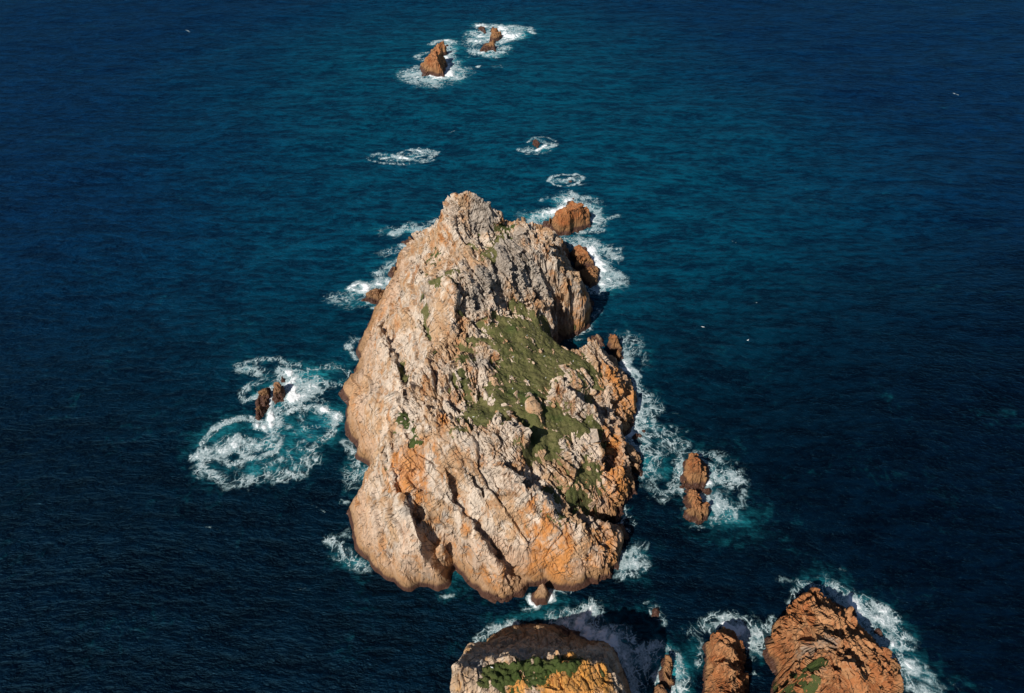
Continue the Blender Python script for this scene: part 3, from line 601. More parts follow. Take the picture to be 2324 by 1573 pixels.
isl.grass("grass", "green meadow turf covering the hollow on the right side of the large islet",
  [LQ(Z1, (1260,940),(1360,880),(1450,960),(1560,1060),(1690,1170),(1780,1210),(1850,1250),(1900,1350),(1920,1480),(1860,1500),(1780,1380),(1680,1280),(1640,1380),(1560,1440),(1500,1560)) + LQ(Z2, (1650,150),(1800,200),(1940,280),(1880,330),(1700,330),(1640,380),(1640,480),(1500,500),(1400,440),(1420,340),(1300,190),(1050,230),(950,200),(1000,100),(1150,70)) +
     LQ(Z1, (1150,1430),(1210,1250),(1080,1140),(960,1160),(1000,1100),(1130,1100),(1120,1020),(1200,1000)),
   LQ(Z1, (900,1230),(1000,1220),(980,1350),(1020,1480),(940,1400)),
   LQ(Z2, (1740,560),(1900,540),(1960,640),(2020,680),(1900,760),(1840,760),(1740,840),(1690,820),(1660,730),(1560,690),(1700,650)),
   LQ(Z2, (1560,870),(1680,900),(1740,970),(1620,950))], lift=0.85, seed=3)
isl.grass("grass", "narrow green strip of grass in the saddle below the islet's summit",
  [LQ(Z1, (1020,400),(1080,470),(1180,410),(1240,370),(1230,280),(1320,305),(1230,400),(1190,480),(1120,540),(1060,560),(1090,500)),
   LQ(Z1, (700,700),(850,620),(960,590),(830,660)), LQ(Z1, (1380,880),(1440,870),(1500,950),(1400,930))], lift=0.5, seed=13, soft=1.6, lush=.2)
isl.grass("grass", "bright green clump of plants rooted in a cleft above the orange stained slab",
  [LQ(Z2, (470,230),(520,150),(560,210),(600,220),(650,370),(600,400),(590,290),(490,280))], lift=0.6, seed=23, soft=1.0, lush=.8, lump=.6)
isl.grass("grass", "thin green weeds along the crack of the western slab",
  [LQ(Z1, (690,930),(740,950),(745,1040),(780,1090),(745,1180),(730,1060)), LQ(Z1, (480,1270),(530,1290),(550,1400),(520,1380)), LQ(Z1, (720,520),(760,560),(780,640),(740,620))], lift=0.35, seed=29, soft=1.5, lush=.1)
isl.grass("grass", "green tufts behind the rough crest at the southern end of the meadow",
  [LQ(Z2, (860,350),(900,290),(1000,260),(960,300))], lift=0.5, seed=31, soft=1.0)

# ------------------------------------------------------------ stacks and skerries
def rk(name, label, cat, outline, pts=(), lines=(), mat=RUST, res=0.22, **k):
    return Rock(name, label, cat, outline, pts, lines, k.pop('world', ()), mat, res=res, **k)
ROCKS = [isl]
def add(*a, **k): r = rk(*a, **k); ROCKS.append(r); return r
add("boulder", "tan wedge-shaped boulder at the foot of the large islet's southern tip", "boulder",
    LQ(Z2, (1440,1500),(1445,1455),(1500,1400),(1560,1410),(1580,1480),(1560,1530),(1480,1540)), LQ(Z2, (1525,1385,4.2),(1500,1440,3.4),(1550,1440,3),(1540,1490,1.6),(1480,1480,1.8)), mat=PALE, seed=5, size=.6, rough=.3, res=.16, amp=.6)
add("sea_stack", "orange and tan stack with ribbed strata standing off the islet's north-east corner", "sea stack",
    LQ(ZN, (130,580),(150,510),(240,470,2),(400,400,2),(440,290),(490,270),(560,370,1),(640,370),(740,400),(770,440),(730,490),(745,560),(760,600),(600,650),(590,685),(540,660),(480,705),(320,715),(250,660),(200,600)),
    LQ(ZN, (225,430,6.5),(330,425,8),(420,410,9.5),(500,300,5.5),(530,340,5),(470,420,10),(570,390,9),(640,350,7),(720,365,6),(740,440,2.5),(640,470,5.5),(560,520,6),(530,600,3.5),(440,520,7.5),(450,650,2),(340,560,5),(320,650,1.8),(220,530,4),(640,560,3.5),(690,590,1.6),(560,640,1.5),(350,480,7.5)), seed=6, rough=.45, amp=1.1, size=.8)
add("sea_stack", "russet wedge-shaped stack close against the islet's north-east cliff, foam on its right", "sea stack",
    LQ(ZN, (470,925),(540,900),(600,862),(700,870),(715,960),(770,1060),(800,1110),(870,1130),(860,1200),(820,1250),(860,1310),(820,1350),(740,1390),(660,1330),(600,1260),(540,1130)),
    LQ(ZN, (600,860,5),(560,960,7),(620,1060,8.5),(690,940,4.5),(690,1180,8),(740,1110,5),(700,1280,4.5),(640,1240,6),(790,1180,2),(800,1300,1.3),(750,1230,5)), seed=7, rough=.55, amp=1.1, size=.8)
add("rock", "small russet knob beside the grey headland on the islet's eastern shore", "rock",
    LQ(Z1, (1950,1090),(2000,1070),(2060,1080),(2090,1150),(2085,1210),(2108,1250),(2070,1280),(2040,1260),(2000,1190)),
    LQ(Z1, (1990,1080,4),(2040,1090,4.5),(2050,1180,4),(2060,1240,2)), seed=8, size=.6, amp=.7)
add("sea_stack", "taller orange stack with a pale streak, upper one of the pair off the eastern shore", "sea stack",
    LQ(ZE, (1205,590),(1230,545),(1290,520),(1370,530),(1430,580),(1450,600),(1490,660),(1462,690),(1480,740),(1465,800),(1420,870),(1180,850),(1222,800),(1192,740),(1215,660)),
    LQ(ZE, (1310,510,5),(1330,590,8.5),(1250,580,4.5),(1300,680,8),(1420,620,5),(1400,720,5),(1300,790,4.5),(1240,740,4.5),(1430,790,2),(1250,830,1.2),(1330,840,3.6)), steps=[(LQ(ZE, (1310,520),(1370,640),(1400,800)), 1.8, 2.0)], seed=9, size=.55, rough=.9, amp=1.5, res=.17)
add("rock", "low brown slab awash between the two eastern stacks", "rock",
    LQ(ZE, (1210,880),(1290,830),(1340,850),(1500,850),(1540,900),(1480,945),(1370,930),(1340,900),(1260,920)),
    LQ(ZE, (1285,850,4.2),(1420,880,2.6),(1500,890,1.6),(1330,900,4.0),(1250,880,2.5)), mat=RUST, seed=10, size=.5, amp=.5, res=.15, toe=.6)
add("sea_stack", "rounded orange stack with a tan foot, lower one of the pair off the eastern shore", "sea stack",
    LQ(ZE, (1190,950),(1260,920),(1350,930),(1420,980),(1470,1040),(1485,1090),(1470,1200),(1400,1265),(1350,1270),(1280,1230),(1200,1190),(1190,1140),(1240,1090),(1190,1030)),
    LQ(ZE, (1300,935,4.6),(1400,1000,4.6),(1250,960,3.2),(1450,1070,3.5),(1380,1080,1.5),(1300,1060,5),(1400,1130,5.5),(1450,1160,4),(1350,1180,4.5),(1230,1120,3.5),(1250,1180,2),(1250,1000,2.5),(1370,1230,2)), steps=[(LQ(ZE, (1480,1110),(1380,1060),(1270,1060)), -1.6, 2.0)], seed=43, size=.55, rough=.9, amp=1.4, res=.17)
add("rock", "dark brown ridge rock, left one of two standing in the western foam swirl", "rock",
    LQ(ZL, (945,390),(1020,375),(1010,460),(985,570),(950,620),(900,680),(860,660),(880,590),(870,500),(900,440)),
    LQ(ZL, (980,390,3.5),(960,460,4.2),(940,540,3.5),(905,560,2),(930,610,1.8),(890,650,1)), mat=DARK, seed=12, size=.5, amp=.7, res=.17)
add("rock", "rounded tan-topped rock, right one of two standing in the western foam swirl", "rock",
    LQ(ZL, (1030,400),(1070,360),(1130,355),(1150,430),(1135,500),(1050,530),(1025,490)),
    LQ(ZL, (1080,365,3),(1100,430,3.8),(1060,460,3.2),(1080,500,2)), mat=DARK, seed=14, size=.6, amp=.7, res=.17)
add("rock", "narrow dark reddish rock awash above the pair in the western foam swirl", "rock",
    LQ(ZL, (1105,270),(1140,250),(1150,330),(1110,330)), LQ(ZL, (1125,280,1.3),(1130,310,1.1)), mat=DARK, seed=15, size=.4, amp=.6, res=.15, toe=.5)
add("sea_stack", "tall tapering brown stack far off the islet, ringed with foam, left of the far group", "sea stack",
    LQ(ZT, (260,1085),(290,1030),(265,1010),(250,970),(320,900),(340,840),(420,740),(500,640),(540,600,3),(620,590,3),(680,640),(650,700),(650,780),(590,800),(600,880),(655,910),(650,950),(610,970),(625,1090),(500,1090),(400,1065)),
    LQ(ZT, (590,585,8),(530,650,10),(620,660,6),(480,740,11),(560,760,8),(430,800,8),(500,850,9),(580,850,4),(480,900,9.5),(400,900,5),(330,930,3),(540,980,5.5),(430,990,5),(340,1020,2),(590,1030,2),(460,1050,2),(300,1060,1)), seed=16, size=.9, amp=1.1, rough=.6, mat=RUST, res=.35)
add("rock", "small brown rock with a pale cap, left of the broken reef in the far group", "rock",
    LQ(ZT, (1065,450),(1080,410),(1130,390),(1190,410),(1210,495),(1150,480)), LQ(ZT, (1125,380,6.5),(1150,420,6),(1100,420,4),(1190,450,4),(1170,400,5)), seed=17, size=.7, res=.3, amp=.7)
add("rock", "broken brown reef of linked rocks, right-hand rock of the far group", "rock",
    LQ(ZT, (1110,730),(1140,650),(1200,610),(1250,560),(1290,510),(1240,490),(1270,420),(1330,405),(1390,410),(1380,480),(1440,530),(1400,560),(1390,600),(1340,590),(1330,650),(1345,735),(1290,715),(1190,735)),
    LQ(ZT, (1290,430,5),(1360,410,6),(1380,450,4),(1340,470,4),(1340,520,6),(1410,520,4.5),(1430,545,3),(1300,590,4),(1255,600,7),(1290,660,5),(1180,640,4),(1230,700,2.5)), seed=18, size=.8, res=.3, amp=1.1, rough=.6)
add("rock", "lone small orange rock in a ring of foam halfway to the far group", "rock",
    LQ(D, (1205,330),(1208,318),(1218,315),(1226,325),(1225,340),(1216,336)), LQ(D, (1214,316,5),(1220,324,4.5),(1211,325,3.5),(1223,333,3)), seed=19, size=.6, res=.25, amp=.6)
add("rock", "tiny rock barely breaking the surface inside a ring of foam", "rock",
    LQ(D, (1286,414),(1292,408),(1300,412),(1297,417)), LQ(D, (1293,410,1.3)), seed=20, size=.4, res=.2, amp=.5, mat=DARK, toe=.5)
add("rock", "small dark rock awash behind the ribbed north-east stack", "rock",
    LQ(ZN, (490,240),(500,225),(545,228),(545,250),(510,255)), LQ(ZN, (520,230,1.5)), seed=21, size=.4, res=.2, amp=.5, mat=DARK, toe=.5)
add("rock", "small rounded rock in the white water right of the russet wedge stack", "rock",
    LQ(ZN, (755,965),(770,940),(800,935),(808,965),(780,975)), LQ(ZN, (785,945,1.6)), seed=22, size=.4, res=.18, amp=.5, mat=DARK, toe=.5)
add("rock", "tiny rock off the top corner of the russet wedge stack", "rock",
    LQ(ZN, (720,870),(735,845),(752,855),(745,878)), LQ(ZN, (738,850,1.5)), seed=24, size=.4, res=.18, amp=.5, mat=DARK, toe=.5)
add("rock", "brown rock lying out from the islet's north-western shore in teal foam", "rock",
    LQ(Z1, (232,825),(290,775),(350,755),(420,750),(420,850),(345,858),(280,840)), LQ(Z1, (350,765,4),(290,790,2.5),(400,780,4.5),(360,820,2.5)), seed=25, size=.6, amp=.7, mat=DARK)
add("rock", "small brown rock tucked against the islet's north-western cliff", "rock",
    LQ(Z1, (428,635),(450,590),(500,580),(500,660),(450,655)), LQ(Z1, (470,590,4),(455,620,2.5)), seed=26, size=.6, amp=.6, mat=DARK)
add("rock", "flat reddish rock awash off the northernmost left shore of the islet", "rock",
    LQ(Z1, (520,410),(560,390),(620,375),(620,410),(560,432)), LQ(Z1, (590,390,1.8),(560,408,1.2)), seed=27, size=.5, amp=.6, mat=DARK, toe=.6)
add("rock", "elongated brown rock in the surf below the islet's eastern point", "rock",
    LQ(ZE, (635,315),(660,275),(720,250),(755,280),(740,310),(660,335)), LQ(ZE, (700,265,1.8),(670,300,1.5),(730,290,1.4)), seed=28, size=.45, amp=.5, mat=DARK, res=.16, toe=.7)
add("rock", "small round brown rock just beyond the elongated one below the eastern point", "rock",
    LQ(ZE, (740,235),(770,215),(795,230),(780,255)), LQ(ZE, (768,228,1.2)), seed=30, size=.4, amp=.5, mat=DARK, res=.16, toe=.6)
add("rock", "tiny rock awash in the channel between the islet and the lower right stacks", "rock",
    LQ(ZB, (1720,445),(1735,390),(1770,385),(1765,440)), LQ(ZB, (1745,400,.9)), seed=32, size=.35, amp=.5, mat=DARK, res=.14, toe=.4)

# foreground, nearest the camera
F = add("headland_stack", "steep foreground rock with green shrubs and bright orange lichen, cut by the photo's bottom edge", "rock stack",
    LQ(ZF, (300,400,6),(420,330,3),(560,240),(700,170),(870,140),(1050,110),(1250,110),(1430,120),(1560,170),(1670,180),(1600,250),(1730,310),(1830,300),(1960,330),(2080,450),(2090,560),(2180,700),(2200,850,0),(2260,1050),(2300,1500),(2200,2000)) + LQ(ZF, (600,2100),(90,1500,18),(85,1100,20),(90,900,20),(95,720,20),(110,600,18),(210,480,10)),
    LQ(ZF, (90,610,24.05),(200,560,24.05),(110,750,25.39),(180,690,25.81),(100,900,25.81),(300,760,26.01),(420,900,26.22),(240,470,18),(300,410,15),(440,370,9.36),(560,380,8.64),(640,360,8.64),(430,500,19),(560,480,13.68),(500,560,22.19),
      (640,560,25.39),(780,500,27.83),(850,520,27.83),(700,480,14.4),(900,460,13.68),(1050,470,14.4),(1110,510,27.83),(1300,495,27.37),(1500,510,26.14),(1700,560,22.66),(1250,400,8.64),(1000,330,6.48),(800,300,6.48),(1200,240,5.76),(1290,270,7.2),(1350,250,2.88),(1450,330,2.88),(1500,400,8.64),(1700,430,10.08),(1850,380,9.36),(1930,380,7.92),(1990,500,14),(2030,620,12),(2100,760,8),(1600,300,1.44),(1780,380,4.32),
      (600,700,24.98),(800,720,24.51),(900,800,24.98),(1000,620,24.51),(1200,600,23.58),(1500,620,24.05),(700,900,25.18),
      (820,860,25.39),(900,800,26.01),(1100,740,27.06),(1350,660,27.89),(1600,610,28.09),(1820,590,27.46),(1900,570,26.63),(1980,700,25.81),(2080,850,23.12),(2150,930,20),(1900,850,27.06),(1500,800,28.72),(1100,900,27.89),(1700,950,28.72),(1200,880,28.09),(1300,950,29.14),(1900,950,26.22),(1930,640,22),(2040,740,17)),
    world=[(x, y, z) for x, y, z in ((-12, 30, 25), (-12, 18, 24), (0, 24, 29), (8, 24, 30), (12, 18, 28), (0, 8, 14), (10, 8, 13), (18, 14, 12))],
    mat=LICH, seed=33, res=0.16, rough=.45, size=.8, amp=.75, toe=1.0,
    stains=[(*ZF(1600,760), 60, 1.6), (*ZF(1350,800), 40, 1.5), (*ZF(1850,720), 40, 1.2), (*ZF(900,830), 25, 1.5), (*ZF(1850,620), 18, 1.6), (*ZF(1550,880), 50, 1.4), (*ZF(1150,830), 20, .7)],
    greys=[(*ZF(400,580), 30, .8), (*ZF(950,470), 50, .7)])
F.grass("shrubs", "dense dark green shrubs filling the hollow on top of the foreground rock",
    [LQ(ZF, (430,620),(620,570),(800,560),(1050,520),(1300,510),(1600,520),(1720,590),(1560,640),(1300,650),(1100,700),(900,780),(800,850),(720,960),(380,960),(470,780))], lift=1.1, seed=41, lush=.6, lump=1.1, blurn=20, soft=1.2, rough=.3)
F.grass("grass", "thin green tufts among the orange lichen of the foreground rock",
    [LQ(ZF, (900,880),(1050,720),(1250,660),(1230,740),(1050,800),(1000,940)), LQ(ZF, (1800,600),(1850,600),(1850,680),(1800,650))], lift=0.35, seed=43, lush=.4, lump=.5, blurn=14, soft=1.0)
add("rock", "rounded ochre rock in white water right of the foreground rock", "rock",
    LQ(ZB, (1775,790),(1790,740),(1850,735),(1870,780),(1860,860),(1880,940),(1850,994),(1800,960),(1760,900),(1740,850)),
    LQ(ZB, (1820,750,2.6),(1830,800,3),(1800,860,2.2),(1850,920,2.2),(1790,890,1.6)), mat=RUST, seed=34, size=.5, res=.15, amp=.6, toe=.7)
add("rock", "dark rounded boulder at the bottom edge between the foreground rock and the ochre rock", "rock",
    LQ(ZB, (1710,1050),(1715,960),(1760,925),(1810,940),(1840,1000),(1830,1060)), LQ(ZB, (1765,960,3),(1800,1000,2.4),(1740,1010,2.2)), mat=DARK, seed=35, size=.5, res=.15, amp=.6)
add("sea_stack", "slender orange rock stack with stepped fractures, left one of two at lower right", "sea stack",
    LQ(ZR, (330,680),(360,620),(430,560),(490,545),(560,570),(610,620),(640,690),(655,800),(640,850),(668,920,1),(650,1050),(600,1300),(350,1300),(322,1000),(335,850),(345,760)),
    LQ(ZR, (480,555,4),(420,620,8),(500,640,9.5),(400,690,9),(470,690,10.5),(380,700,10),(590,680,5.5),(560,760,7),(380,740,9),(420,800,12),(480,780,13),(540,830,13),(500,900,14),(590,860,9),(620,900,7),(400,900,12),(350,920,7),(450,980,13.5),(560,980,13),(640,960,3),(450,1150,13),(550,1150,11),(400,1200,8)),
    lines=[LQ(ZR, (350,700,9),(430,660,11),(520,700,11.5),(600,800,9)), LQ(ZR, (360,725,6),(440,685,7),(520,740,7.5),(600,830,5.5))], seed=36, size=.7, rough=.7, amp=1.15, res=.16, strike=math.radians(-35), steps=[(LQ(ZR, (640,850),(540,740),(440,670),(340,720)), 1.8, 3), (LQ(ZR, (620,960),(520,870),(430,850),(350,880)), 1.2, 2.5)])
add("sea_stack", "broad orange layered stack with a grey-ribbed crest, right one of two at lower right", "sea stack",
    LQ(ZR, (835,840),(790,770),(758,690),(810,560),(860,480),(960,370),(1040,310),(1090,265),(1140,305),(1210,310,0),(1260,340),(1340,390),(1400,450),(1450,500,1),(1440,560),(1530,580),(1600,650),(1680,750),(1770,920),(1720,940),(1760,1100),(1700,1400),(750,1400),(760,1150),(830,1000),(860,880)),
    LQ(ZR, (1100,270,5),(1040,330,6),(1060,390,10),(1180,330,8),(1220,360,8),(1250,400,12),(1000,450,10),(900,520,7),(860,600,6),(980,560,11),(820,700,4.5),(900,680,7),(850,800,3.5),(1000,640,12),(960,720,7),(880,820,4),(1150,450,15),(1300,430,11),(1430,500,8),(1300,500,14),(1400,560,11),(1150,500,17),
      (1040,650,14),(1100,620,18),(1160,620,19.5),(1020,700,15),(900,860,11),(960,790,14),(830,960,10),(1200,720,21),(1300,640,18),(1400,700,16),(1500,650,11),(1560,700,9),(1600,800,9),(1450,850,16),(1300,850,21),(1200,850,22),(1050,820,18),(950,900,15),(1080,920,20),(1150,960,20),(1250,960,23),(1400,980,20),(1600,960,11),(1680,900,6),
      (1300,1150,22),(1100,1150,19),(900,1100,12),(1500,1150,15),(1100,560,15)), mat=RUST, seed=37, steps=[(LQ(ZR, (1150,510),(1060,610),(960,720),(840,850)), -3.0, 3.5), (LQ(ZR, (1000,540),(900,590),(800,620)), -1.2, 2.5), (LQ(ZR, (1160,620),(1240,760),(1300,960)), 1.6, 3), (LQ(ZR, (1270,420),(1400,640),(1560,900)), 1.5, 2.5), (LQ(ZR, (1200,480),(1330,700),(1450,960)), 1.5, 2.5)], size=.8, rough=1.0, amp=1.1, res=.16, strike=math.radians(-58),
    greys=[(*ZR(1200,640), 60, .8), (*ZR(1350,800), 60, .7), (*ZR(1100,700), 30, .9), (*ZR(1150,850), 50, .6)])
ROCKS[-1].grass("grass", "thin olive strips of grass on the ledges of the broad lower right stack",
    [LQ(ZR, (920,860),(1040,830),(1150,785),(1160,800),(1050,850),(920,880)), LQ(ZR, (890,1000),(1000,955),(1110,935),(1110,950),(1000,975),(900,1015))], lift=-0.6, seed=47, soft=0.8, lump=.3, blurn=10, edge=.5)

add("rock", "dark rock in the surf off the broad lower right stack", "rock",
    LQ(ZR, (1540,560),(1560,535),(1590,530),(1610,570),(1620,610),(1580,600)), LQ(ZR, (1580,545,2),(1595,580,1.5)), mat=DARK, seed=38, size=.45, res=.15, amp=.6, toe=.6)
add("rock", "dark shaded rock clinging to the right flank of the broad lower right stack", "rock",
    LQ(ZR, (1370,400),(1385,385),(1420,400),(1430,450),(1390,450)), LQ(ZR, (1400,400,2),(1410,430,1.5)), mat=DARK, seed=39, size=.45, res=.15, amp=.6, toe=.6)

# ------------------------------------------------------------ foam: strokes (px, py at sea level), width in photo px, density
def S(f, w, d, *p): return ([up(*f(*q)) for q in p], w*pxs(*f(*p[0])), d)
K2 = K/2.905
PATCH = []
def patch(label, *strokes, res=0.3, name="foam"): PATCH.append((label, strokes, res, name))
patch("big lacy foam swirl with teal centres around two dark rocks left of the islet",
  S(ZL, 30, 1.15, (1150,260),(1190,330),(1210,400),(1230,470)), S(ZL, 26, .9, (1210,320),(1330,330),(1400,370),(1350,420)), S(ZL, 14, .55, (1330,230),(1450,200),(1600,180),(1720,240),(1650,330),(1500,330),(1420,250)),
  S(ZL, 12, .55, (700,180),(800,150),(930,130),(1100,110),(1160,150),(1280,170)), S(ZL, 16, .6, (720,220),(850,220),(1000,250),(1100,260)), S(ZL, 14, .65, (760,500),(750,420),(860,330),(980,290),(1080,320)), S(ZL, 8, .8, (760,510),(860,460),(930,400)),
  S(ZL, 9, 1.3, (1025,390),(1020,450),(1010,540)), S(ZL, 14, 1.15, (1010,550),(1020,640),(1030,740)), S(ZL, 16, .9, (1060,580),(1080,680),(1050,800)),
  S(ZL, 9, 1.1, (860,735),(960,740),(1030,770),(1040,850),(950,900),(830,900),(720,870)), S(ZL, 22, .95, (540,960),(640,900),(720,900),(850,910),(960,890),(1020,830)),
  S(ZL, 10, .7, (1000,700),(860,680),(700,680),(550,730),(430,820),(340,920),(290,1000)), S(ZL, 18, .75, (290,1010),(400,950),(540,900),(640,900)), S(ZL, 14, .8, (290,1010),(430,1030),(560,980)),
  S(ZL, 20, .65, (380,1090),(390,1180),(500,1200),(640,1280),(800,1270),(950,1210),(1100,1200),(1300,1180),(1430,1060)), S(ZL, 14, .6, (560,1260),(650,1300),(760,1240),(660,1190)), S(ZL, 12, .55, (500,1010),(600,1090),(760,1060),(860,1050)),
  S(ZL, 12, .8, (700,960),(800,1040),(900,1040),(1040,980),(1100,850)), S(ZL, 12, .85, (1110,620),(1220,580),(1320,560),(1450,540),(1560,590),(1660,640)), S(ZL, 9, 1.1, (1460,530),(1560,580),(1660,620)),
  S(ZL, 10, .6, (1110,660),(1160,770),(1250,800),(1340,770),(1310,680),(1320,580)), S(ZL, 10, .55, (1480,720),(1380,740),(1400,830),(1500,830)), S(ZL, 15, .75, (1670,640),(1600,790),(1500,880),(1420,960),(1400,1040),(1280,1120)), S(ZL, 9, .55, (1290,900),(1340,880),(1380,920),(1340,980),(1300,960)),
  S(ZL, 10, .5, (1180,1100),(1100,1060),(1000,1100),(900,1140)), S(ZL, 8, .5, (1170,980),(1220,1060),(1200,1140)), S(ZL, 30, .33, (1250,640),(1400,760),(1300,900),(1200,1050),(900,1130),(600,1130)), S(ZL, 24, .4, (1560,620),(1620,700),(1560,760)), S(ZL, 20, .4, (1180,470),(1400,470),(1550,520)), res=.18)
patch("white surf fringing the islet's south-western shore",
  S(Z2, 14, .7, (140,380),(180,470),(200,540)), S(Z2, 20, 1.0, (290,560),(240,590),(200,600)), S(Z2, 22, .55, (140,560),(170,640),(220,680)), S(Z2, 12, .5, (110,790),(150,800)), S(Z2, 10, .4, (150,440),(140,700)),
  S(Z2, 22, .8, (60,1110),(120,1160),(200,1220),(270,1250)), S(Z2, 16, .6, (10,1080),(80,1080),(140,1040)), S(Z2, 10, .6, (20,1190),(120,1220),(300,1280)), S(Z2, 10, .5, (150,990),(170,1060)), res=.18)
patch("foam curls along the islet's north-western shore",
  S(Z1, 16, .9, (480,350),(540,320),(620,320),(690,340)), S(Z1, 16, .5, (360,340),(430,320)), S(Z1, 14, .5, (560,290),(680,290),(760,265)), S(Z1, 9, 1.1, (520,430),(560,435),(600,430)), S(Z1, 20, .5, (400,490),(470,460),(540,460)),
  S(Z1, 20, .7, (360,620),(420,580),(500,550)), S(Z1, 26, .9, (330,720),(400,700),(460,670)), S(Z1, 14, 1.1, (180,740),(210,710),(270,720),(260,770),(210,760)), S(Z1, 26, .6, (60,810),(150,820),(240,790),(320,740)), S(Z1, 12, .5, (60,840),(140,880),(250,870),(330,880)), S(Z1, 14, .7, (340,700),(350,650),(440,640)), S(Z1, 10, .6, (270,830),(330,870)), res=.24)
patch("small froth at the foot of the islet's western bulge", S(Z1, 14, .7, (150,1160),(180,1110),(220,1110)), S(Z1, 10, .6, (170,1200),(200,1230)), res=.18)
patch("surf around the ribbed north-east stack",
  S(ZN, 14, 1.2, (150,430),(260,390),(350,370),(400,330)), S(ZN, 22, 1.2, (400,260),(440,280),(500,250)), S(ZN, 12, 1.0, (480,190),(520,170),(560,210)), S(ZN, 18, 1.0, (570,340),(600,300),(700,330)), S(ZN, 18, .6, (600,230),(720,230),(800,270)), S(ZN, 20, .5, (300,280),(340,220),(460,170)),
  S(ZN, 22, .8, (780,370),(800,480),(790,600)), S(ZN, 14, .6, (800,400),(880,500),(820,640)), S(ZN, 9, .5, (900,500),(1000,490),(1070,460)), S(ZN, 10, .8, (600,670),(680,670),(760,640)), S(ZN, 8, .4, (780,280),(880,260)), S(ZN, 30, .7, (0,520),(60,480),(160,440)), S(ZN, 26, .8, (0,570),(80,600),(180,610),(230,620)), S(ZN, 24, .5, (-160,450),(-60,470),(60,430)), S(ZN, 9, .5, (100,260),(170,230)), res=.24)
patch("white surf on the seaward side of the russet wedge stack",
  S(ZN, 22, .6, (350,720),(430,760),(500,800),(560,760)), S(ZN, 22, .9, (560,860),(650,830),(740,800),(800,820)), S(ZN, 26, 1.2, (730,900),(760,980),(830,1060)), S(ZN, 20, .6, (840,840),(940,870),(1040,920),(1060,1000),(960,1050),(860,1000)), S(ZN, 10, .5, (1060,930),(1120,880)),
  S(ZN, 26, 1.1, (860,1100),(900,1180),(920,1250),(880,1330)), S(ZN, 20, .9, (960,1160),(1060,1200),(1140,1270),(1080,1340),(940,1350)), S(ZN, 26, .8, (760,1390),(860,1400),(960,1350)), S(ZN, 14, .5, (900,1080),(1000,1100),(1040,1150)), S(ZN, 10, .4, (440,840),(500,880)), res=.24)
patch("thin surf under the islet's eastern cliff beside the inlet", S(Z1, 12, .8, (1700,1085),(1760,1050),(1840,1010)), S(Z1, 14, .6, (1840,1010),(1880,950),(1920,910)), S(Z1, 9, .8, (1760,1060),(1790,1050)), S(Z1, 10, .45, (1700,1120),(1780,1110)), res=.28)
patch("long white surf along the islet's eastern shore",
  S(Z1, 18, 0.774, (2100,1120),(2140,1200),(2130,1270)), S(Z1, 22, 0.43, (2040,1080),(2120,1080),(2200,1150),(2250,1260)), S(Z1, 16, 0.946, (2080,1300),(2130,1310),(2180,1330)), S(Z1, 18, 0.688, (2160,1360),(2200,1450),(2220,1540)), S(Z1, 18, 0.43, (2220,1300),(2180,1380),(2250,1500)),
  S(Z2, 26, 1.03, (2190,120),(2220,200),(2200,280),(2150,340),(2110,390)), S(Z2, 26, 0.688, (2250,150),(2300,280),(2260,360),(2200,400)), S(Z2, 30, 0.86, (2130,400),(2210,420),(2290,440)), S(Z2, 26, 0.774, (2260,440),(2290,540),(2260,590)), S(Z2, 30, 0.516, (2200,20),(2260,60),(2320,140)),
  S(ZE, 30, 0.602, (800,120),(900,200),(960,330)), S(ZE, 26, 0.473, (930,350),(1060,400),(1180,400)), S(ZE, 24, 0.387, (960,200),(1060,230),(1090,180)), S(ZE, 18, 0.43, (1050,350),(1130,340),(1180,380)), S(ZE, 14, 0.602, (740,640),(800,660),(860,690)), S(ZE, 14, 0.43, (690,790),(740,810)), res=.18)
patch("ring of foam around the pair of eastern stacks",
  S(ZE, 11.9, 0.81, (1360,530),(1440,580),(1500,640)), S(ZE, 20.4, 0.54, (1200,470),(1330,480),(1480,500),(1620,540),(1700,620)), S(ZE, 11.9, 0.36, (1480,460),(1620,460),(1750,560),(1860,640)), S(ZE, 30.6, 0.99, (1490,700),(1560,740),(1680,740),(1780,770)), S(ZE, 22.1, 0.54, (1560,640),(1700,680),(1800,760)), S(ZE, 17, 1.08, (1480,810),(1540,790)),
  S(ZE, 8.5, 1.17, (1350,850),(1390,920),(1460,980),(1500,1030)), S(ZE, 28.9, 0.99, (1400,930),(1480,990),(1580,1050)), S(ZE, 30.6, 0.72, (1540,1060),(1640,1080),(1720,1140)), S(ZE, 13.6, 0.45, (1780,820),(1880,920),(1870,1030),(1800,1150),(1700,1170)), S(ZE, 15.3, 0.54, (1500,1150),(1560,1230),(1500,1260)), S(ZE, 20.4, 0.36, (1580,900),(1700,920),(1700,1000)),
  S(ZE, 17, 0.63, (1000,920),(1100,880),(1200,880)), S(ZE, 15.3, 0.675, (1060,850),(1120,770),(1170,700),(1180,560)), S(ZE, 10.2, 0.54, (1190,600),(1180,480)), S(ZE, 13.6, 0.54, (1000,710),(900,740),(880,840),(920,940),(970,980)), S(ZE, 8.5, 0.9, (1190,880),(1250,850)), S(ZE, 10.2, 0.54, (1210,1080),(1250,1070)), S(ZE, 10.2, 0.54, (1300,1260),(1350,1290)), res=.2)
patch("loose foam off the islet's south-eastern corner", S(Z2, 20, .7, (2090,1190),(2150,1150),(2210,1130)), S(Z2, 20, .8, (2080,1260),(2140,1250),(2210,1240)), S(Z2, 14, .6, (2230,1160),(2230,1240),(2160,1310),(2060,1330)), S(Z2, 12, .5, (2110,830),(2130,900),(2170,950)), S(Z2, 8, .5, (2110,900),(2080,960),(2140,1000)), res=.22)
